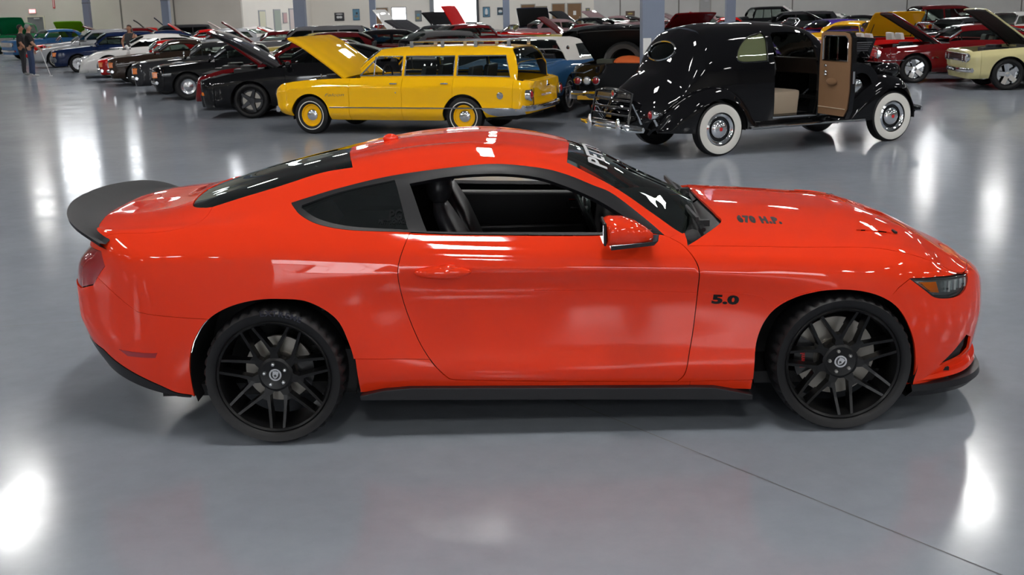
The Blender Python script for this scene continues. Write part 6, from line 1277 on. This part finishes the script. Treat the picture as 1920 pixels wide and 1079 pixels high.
SK1 = mat('skin_tan', (.42,.20,.12), .55); SK2 = mat('skin_light', (.50,.26,.17), .55); TEE = mat('black_tee', (.012,.012,.013), .85); JEAN = mat('blue_jeans', (.035,.055,.12), .85); DJEAN = mat('dark_jeans', (.02,.021,.025), .85); SHOE = mat('white_shoe', (.65,.65,.64), .6); GREYH = mat('grey_hair', (.25,.25,.25), .7); DARKH = mat('dark_hair', (.012,.009,.008), .5); BROWNH = mat('brown_hair', (.045,.018,.009), .5)
std = {-1: ((0,), (.03, -.11), (0, -.13), -.03), 1: ((0,), (.0, .11), (-.03, .13), .03)}
p1 = G(62, 143.5); p2 = G(50, 141)
t_, hd, k = person('man in black tee and blue jeans holding a thin white stick', (*p1, 0), .35, 1.78, SK2, TEE, JEAN, SHOE, GREYH, dict(leg={-1: ((0,), (.05, -.12), (.04, -.15), -.03), 1: ((0,), (-.02, .11), (-.07, .13), .03)}, arm={-1: (0, (.10, -.27, 1.15), (.28, -.25, .97)), 1: (0, (-.02, .28, 1.13), (.10, .27, .90))}))
hw_ = hd[0]*k; c, s = math.cos(.35), math.sin(.35); hx, hy = p1[0]+hw_[0]*c-hw_[1]*s, p1[1]+hw_[0]*s+hw_[1]*c
st_ = part('stick', MB().tube([(0, 0, hw_[2]+.10), (.33, -.10, .02)], .013, 8).box((.34, -.10, .02), (.10, .05, .035)), mat('white_enamel', (.75,.75,.76), .35), None); st_.name = 'walking_stick'; st_.location = (hx-.03, hy, 0); tag(st_, 'thin white stick held upright by the man in blue jeans', 'stick')
person('dark-haired man in black clothes standing behind the man with the stick', (p2[0]-.12, p2[1]+.15, 0), .15, 1.76, SK1, TEE, DJEAN, mat('black_white_shoe', (.25,.25,.25), .6), DARKH, dict(leg=std, arm={-1: (0, (.03, -.27, 1.14), (.20, -.24, .95)), 1: (0, (.0, .28, 1.13), (.08, .27, .90))}))
person('long-haired woman in a dark patterned sleeveless top between two parked cars', (-13.75, 42.75, 0), -PI/2-.2, 1.66, SK1, mat('patterned_top', (.035,.035,.038), .8, var=.9, vscale=30), DJEAN, SHOE, BROWNH, dict(leg=std, arm={-1: (0, (.02, -.34, 1.16), (.12, -.25, .98)), 1: (0, (.02, .34, 1.16), (.12, .25, .98))}), True, .05)
# ------------------------------------------------------------------ doors, signs and pictures on the far walls
def wx(px, Y): return on_wall(px, 20, Y)[0]
DN = [0]
def door(x0, x1, Y, h, leaf, frame, face=-1, paper=None, closer=False, glazed=False):
    DN[0] += 1; w = x1-x0; cx = (x0+x1)/2
    d = struct(part('door_%d' % DN[0], MB().box((cx, Y-.03, h/2), (w-.14, .06, h)), leaf, None))
    part('door_frame', MB().box((x0+.035, Y-.04, h/2), (.07, .10, h)), frame, d); part('door_frame', MB().box((x1-.035, Y-.04, h/2), (.07, .10, h)), frame, d); part('door_frame', MB().box((cx, Y-.04, h+.035), (w, .10, .07)), frame, d)
    part('door_handle', MB().box((x1-.2, Y-.09, 1.0), (.12, .05, .04)), BRIGHT, d)
    if closer: part('door_closer', MB().box((cx+.1, Y-.10, h-.08), (.32, .08, .07)), mat('closer_grey', (.55,.55,.55), .4), d)
    if paper: part('notice_paper', MB().box((cx+.02, Y-.065, h-.75), (.24, .01, .34)), mat('paper_white', (.82,.82,.80), .8), d)
    return d
WOOD = mat('brown_wood', (.23,.125,.055), .5, var=.12, vscale=4); GREYD = mat('grey_door', (.17,.175,.185), .6); CREAMF = mat('cream_frame', (.62,.58,.46), .6); DFR = mat('door_frame_grey', (.40,.39,.36), .6)
door(wx(48,LWY), wx(82,LWY), LWY, 2.05, GREYD, CREAMF, closer=True)
for a, b, pp in ((703,728,0),(976,1004,1),(1034,1060,0),(1063,1091,1)): door(wx(a,RY1), wx(b,RY1), RY1, 2.1, WOOD, DFR, paper=pp)
door(wx(734,RY1), wx(762,RY1), RY1, 2.1, DAY, FRAME); door(wx(1311,RY1), wx(1333,RY1), RY1, 2.15, mat('pale_grey_door', (.42,.42,.42), .6), DFR, closer=True)
x0, x1 = wx(814,RY1), wx(893,RY1); window(x0, x1, .05, 4.6, RY1, -1, 4, 5, emis('door_daylight', (.95,.98,1), 5.0))
part('door_track', MB().box((x0-.22, RY1-.08, 2.6), (.25, .16, 5.2)), mat('track_grey', (.25,.27,.30), .5), struct(part('trim_1', MB().box(((x0+x1)/2, RY1-.06, 4.95), (x1-x0+.9, .12, .35)), mat('track_grey'), None))); part('door_track', MB().box((x1+.15, RY1-.08, 2.6), (.14, .16, 5.2)), mat('track_dark', (.03,.03,.035), .5), bpy.data.objects['trim_1'])
# windows let into the office side wall (it runs away from the camera)
def side_pane(px0, px1, z0, z1, m, label, cat):
    def yy(px): d = px_ray(px, 25); return OFX/d.x*d.y
    y0, y1 = yy(px0), yy(px1); t = thing('wall_frame' if cat != 'notice board' else 'notice_board', label, cat, (OFX+.02, (y0+y1)/2, z0))
    part('frame', MB().box((0, 0, (z1-z0)/2), (.05, y1-y0, z1-z0)), FRAME if cat != 'notice board' else mat('board_red', (.45,.03,.03), .5), t); part('sheet', MB().box((.03, 0, (z1-z0)/2), (.02, (y1-y0)*.82, (z1-z0)*.9)), m, t)
side_pane(484,497,.6,2.15,mat('pane_cream',(.62,.60,.42),.5),'narrow cream window strip on the office side wall nearest the concrete corner','window')
side_pane(512,525,.6,2.2,mat('pane_green',(.30,.36,.29),.5),'narrow greenish window strip beside the pink poster','window')
side_pane(529,537,1.2,1.95,mat('poster_pink',(.58,.36,.36),.6),'small pink poster between two narrow windows','poster')
side_pane(541,555,.5,2.25,mat('poster_white',(.68,.58,.56),.6),'tall white and pink poster beside the red notice board','poster')
side_pane(559,573,1.15,2.0,mat('board_green',(.32,.40,.30),.6),'red framed notice board beside the grey column','notice board')
def picture(px0, px1, py0, py1, label, frame, sheet, shapes):
    Y = RY1; xa, za = on_wall(px0, py0, Y); xb, zb_ = on_wall(px1, py1, Y); w, h = xb-xa, za-zb_
    t = thing('framed_picture', label, 'picture', ((xa+xb)/2, Y-.02, zb_)); part('frame', MB().box((0, -.02, h/2), (w, .05, h)), frame, t); part('print', MB().box((0, -.05, h/2), (w*.88, .01, h*.88)), sheet, t)
    for cx, cz, rx, rz_, m in shapes: part('print_shape', MB().sphere((cx*w, -.058, cz*h), (rx*w, .004, rz_*h), 14, 8), m, t)
BK = mat('frame_black', (.02,.02,.025), .5); PW_ = mat('print_white', (.75,.75,.75), .6); PBL = mat('print_blue', (.12,.28,.40), .6); PGR = mat('print_grey', (.20,.22,.22), .6); PY_ = mat('print_gold', (.45,.36,.10), .6); PDK = mat('print_dark', (.05,.06,.07), .6)
picture(627,646,24,39,'black framed poster with two white shapes on the office wall',BK,mat('print_black',(.05,.05,.055),.6),[(-.14,.45,.16,.16,PW_),(.14,.45,.16,.16,PW_),(0,.82,.36,.06,PW_)])
picture(661,675,17,38,'blue framed picture of a grey car on the office wall',mat('frame_blue',(.03,.10,.18),.5),PBL,[(0,.35,.3,.12,PGR),(.1,.62,.16,.1,PDK)])
picture(778,791,20,40,'dark green-grey picture beside the bright roll-up door',PDK,PGR,[(0,.6,.25,.12,PBL),(-.1,.3,.25,.1,PY_)])
picture(905,919,13,32,'pale blue picture with white figure right of the roll-up door',BK,PBL,[(0,.5,.2,.35,PW_),(0,.2,.3,.06,PDK)])
picture(932,944,14,28,'small dark blue picture touching the steel column',mat('frame_blue'),PDK,[(0,.5,.32,.18,PW_),(0,.3,.3,.08,PBL)])
picture(1001,1026,12,25,'wide cut-out picture of a vintage car between brown doors',mat('cutout_dark',(.10,.075,.05),.6),mat('cutout_tan',(.40,.33,.22),.6),[(0,.5,.4,.2,PW_),(-.25,.25,.12,.2,PDK),(.25,.25,.12,.2,PDK),(.1,.7,.25,.12,PDK)])
picture(1098,1106,15,21,'tiny dark picture right of the last brown door',BK,PGR,[(0,.5,.3,.2,PY_)])
picture(1173,1190,21,30,'dark brown framed picture on the pale wall beside the front steel column',mat('frame_brown',(.06,.035,.02),.5),mat('print_brown',(.14,.09,.06),.6),[(0,.5,.3,.15,PY_)])
picture(632,645,48,54,'small grey plaque low on the office wall',mat('frame_grey',(.4,.37,.33),.5),mat('print_plaque',(.45,.40,.36),.6),[])
# exit sign, fire sign
xa, za = on_wall(62, 21, LWY); t = thing('exit_sign', 'lit red exit sign above the grey door', 'sign', (xa, LWY-.02, za-.12)); part('housing', MB().box((0, -.05, .12), (.42, .08, .27)), mat('sign_housing', (.7,.68,.64), .5), t); part('face', MB().box((0, -.095, .12), (.38, .01, .22)), emis('exit_red', (1, .10, .12), 1.6), t)
me = text_mesh('EXIT', .17, .004); xform(me, lambda a: np.stack([a[:, 0], np.full(len(a), -.102), a[:, 1]+.12], 1)); obj('lettering', me, mat('exit_letter', (.9,.8,.8), .5, emit=(1,.8,.8), es=1.2), t)
xa, za = on_wall(101, 6, LWY); t = thing('fire_sign', 'narrow red fire extinguisher sign high on the concrete wall', 'sign', (xa, LWY-.02, za-.3)); part('plate', MB().box((0, -.02, .3), (.13, .03, .62)), mat('sign_red', (.50,.03,.03), .5), t); part('stripe', MB().box((0, -.04, .3), (.05, .01, .5)), mat('sign_pale', (.75,.6,.6), .5), t)
# paper taped to the near column
cx, cy, cw, _ = COLUMNS[0]
t = part('paper', MB().box((cx-.10, cy-cw/2-.006, 1.35), (.13, .006, .26)), mat('paper_white', (.82,.82,.80), .8), None); t.name = 'taped_paper'; tag(t, 'white paper sheet taped to the nearest grey-blue column', 'paper')
t = part('board', MB().box((cx-.18, cy-cw/2-.03, .93), (.03, .02, .36), Matrix.Rotation(.02, 3, 'Y')), mat('paper_white'), None); t.name = 'leaning_board'; tag(t, 'thin white board edge against the nearest grey-blue column', 'board')
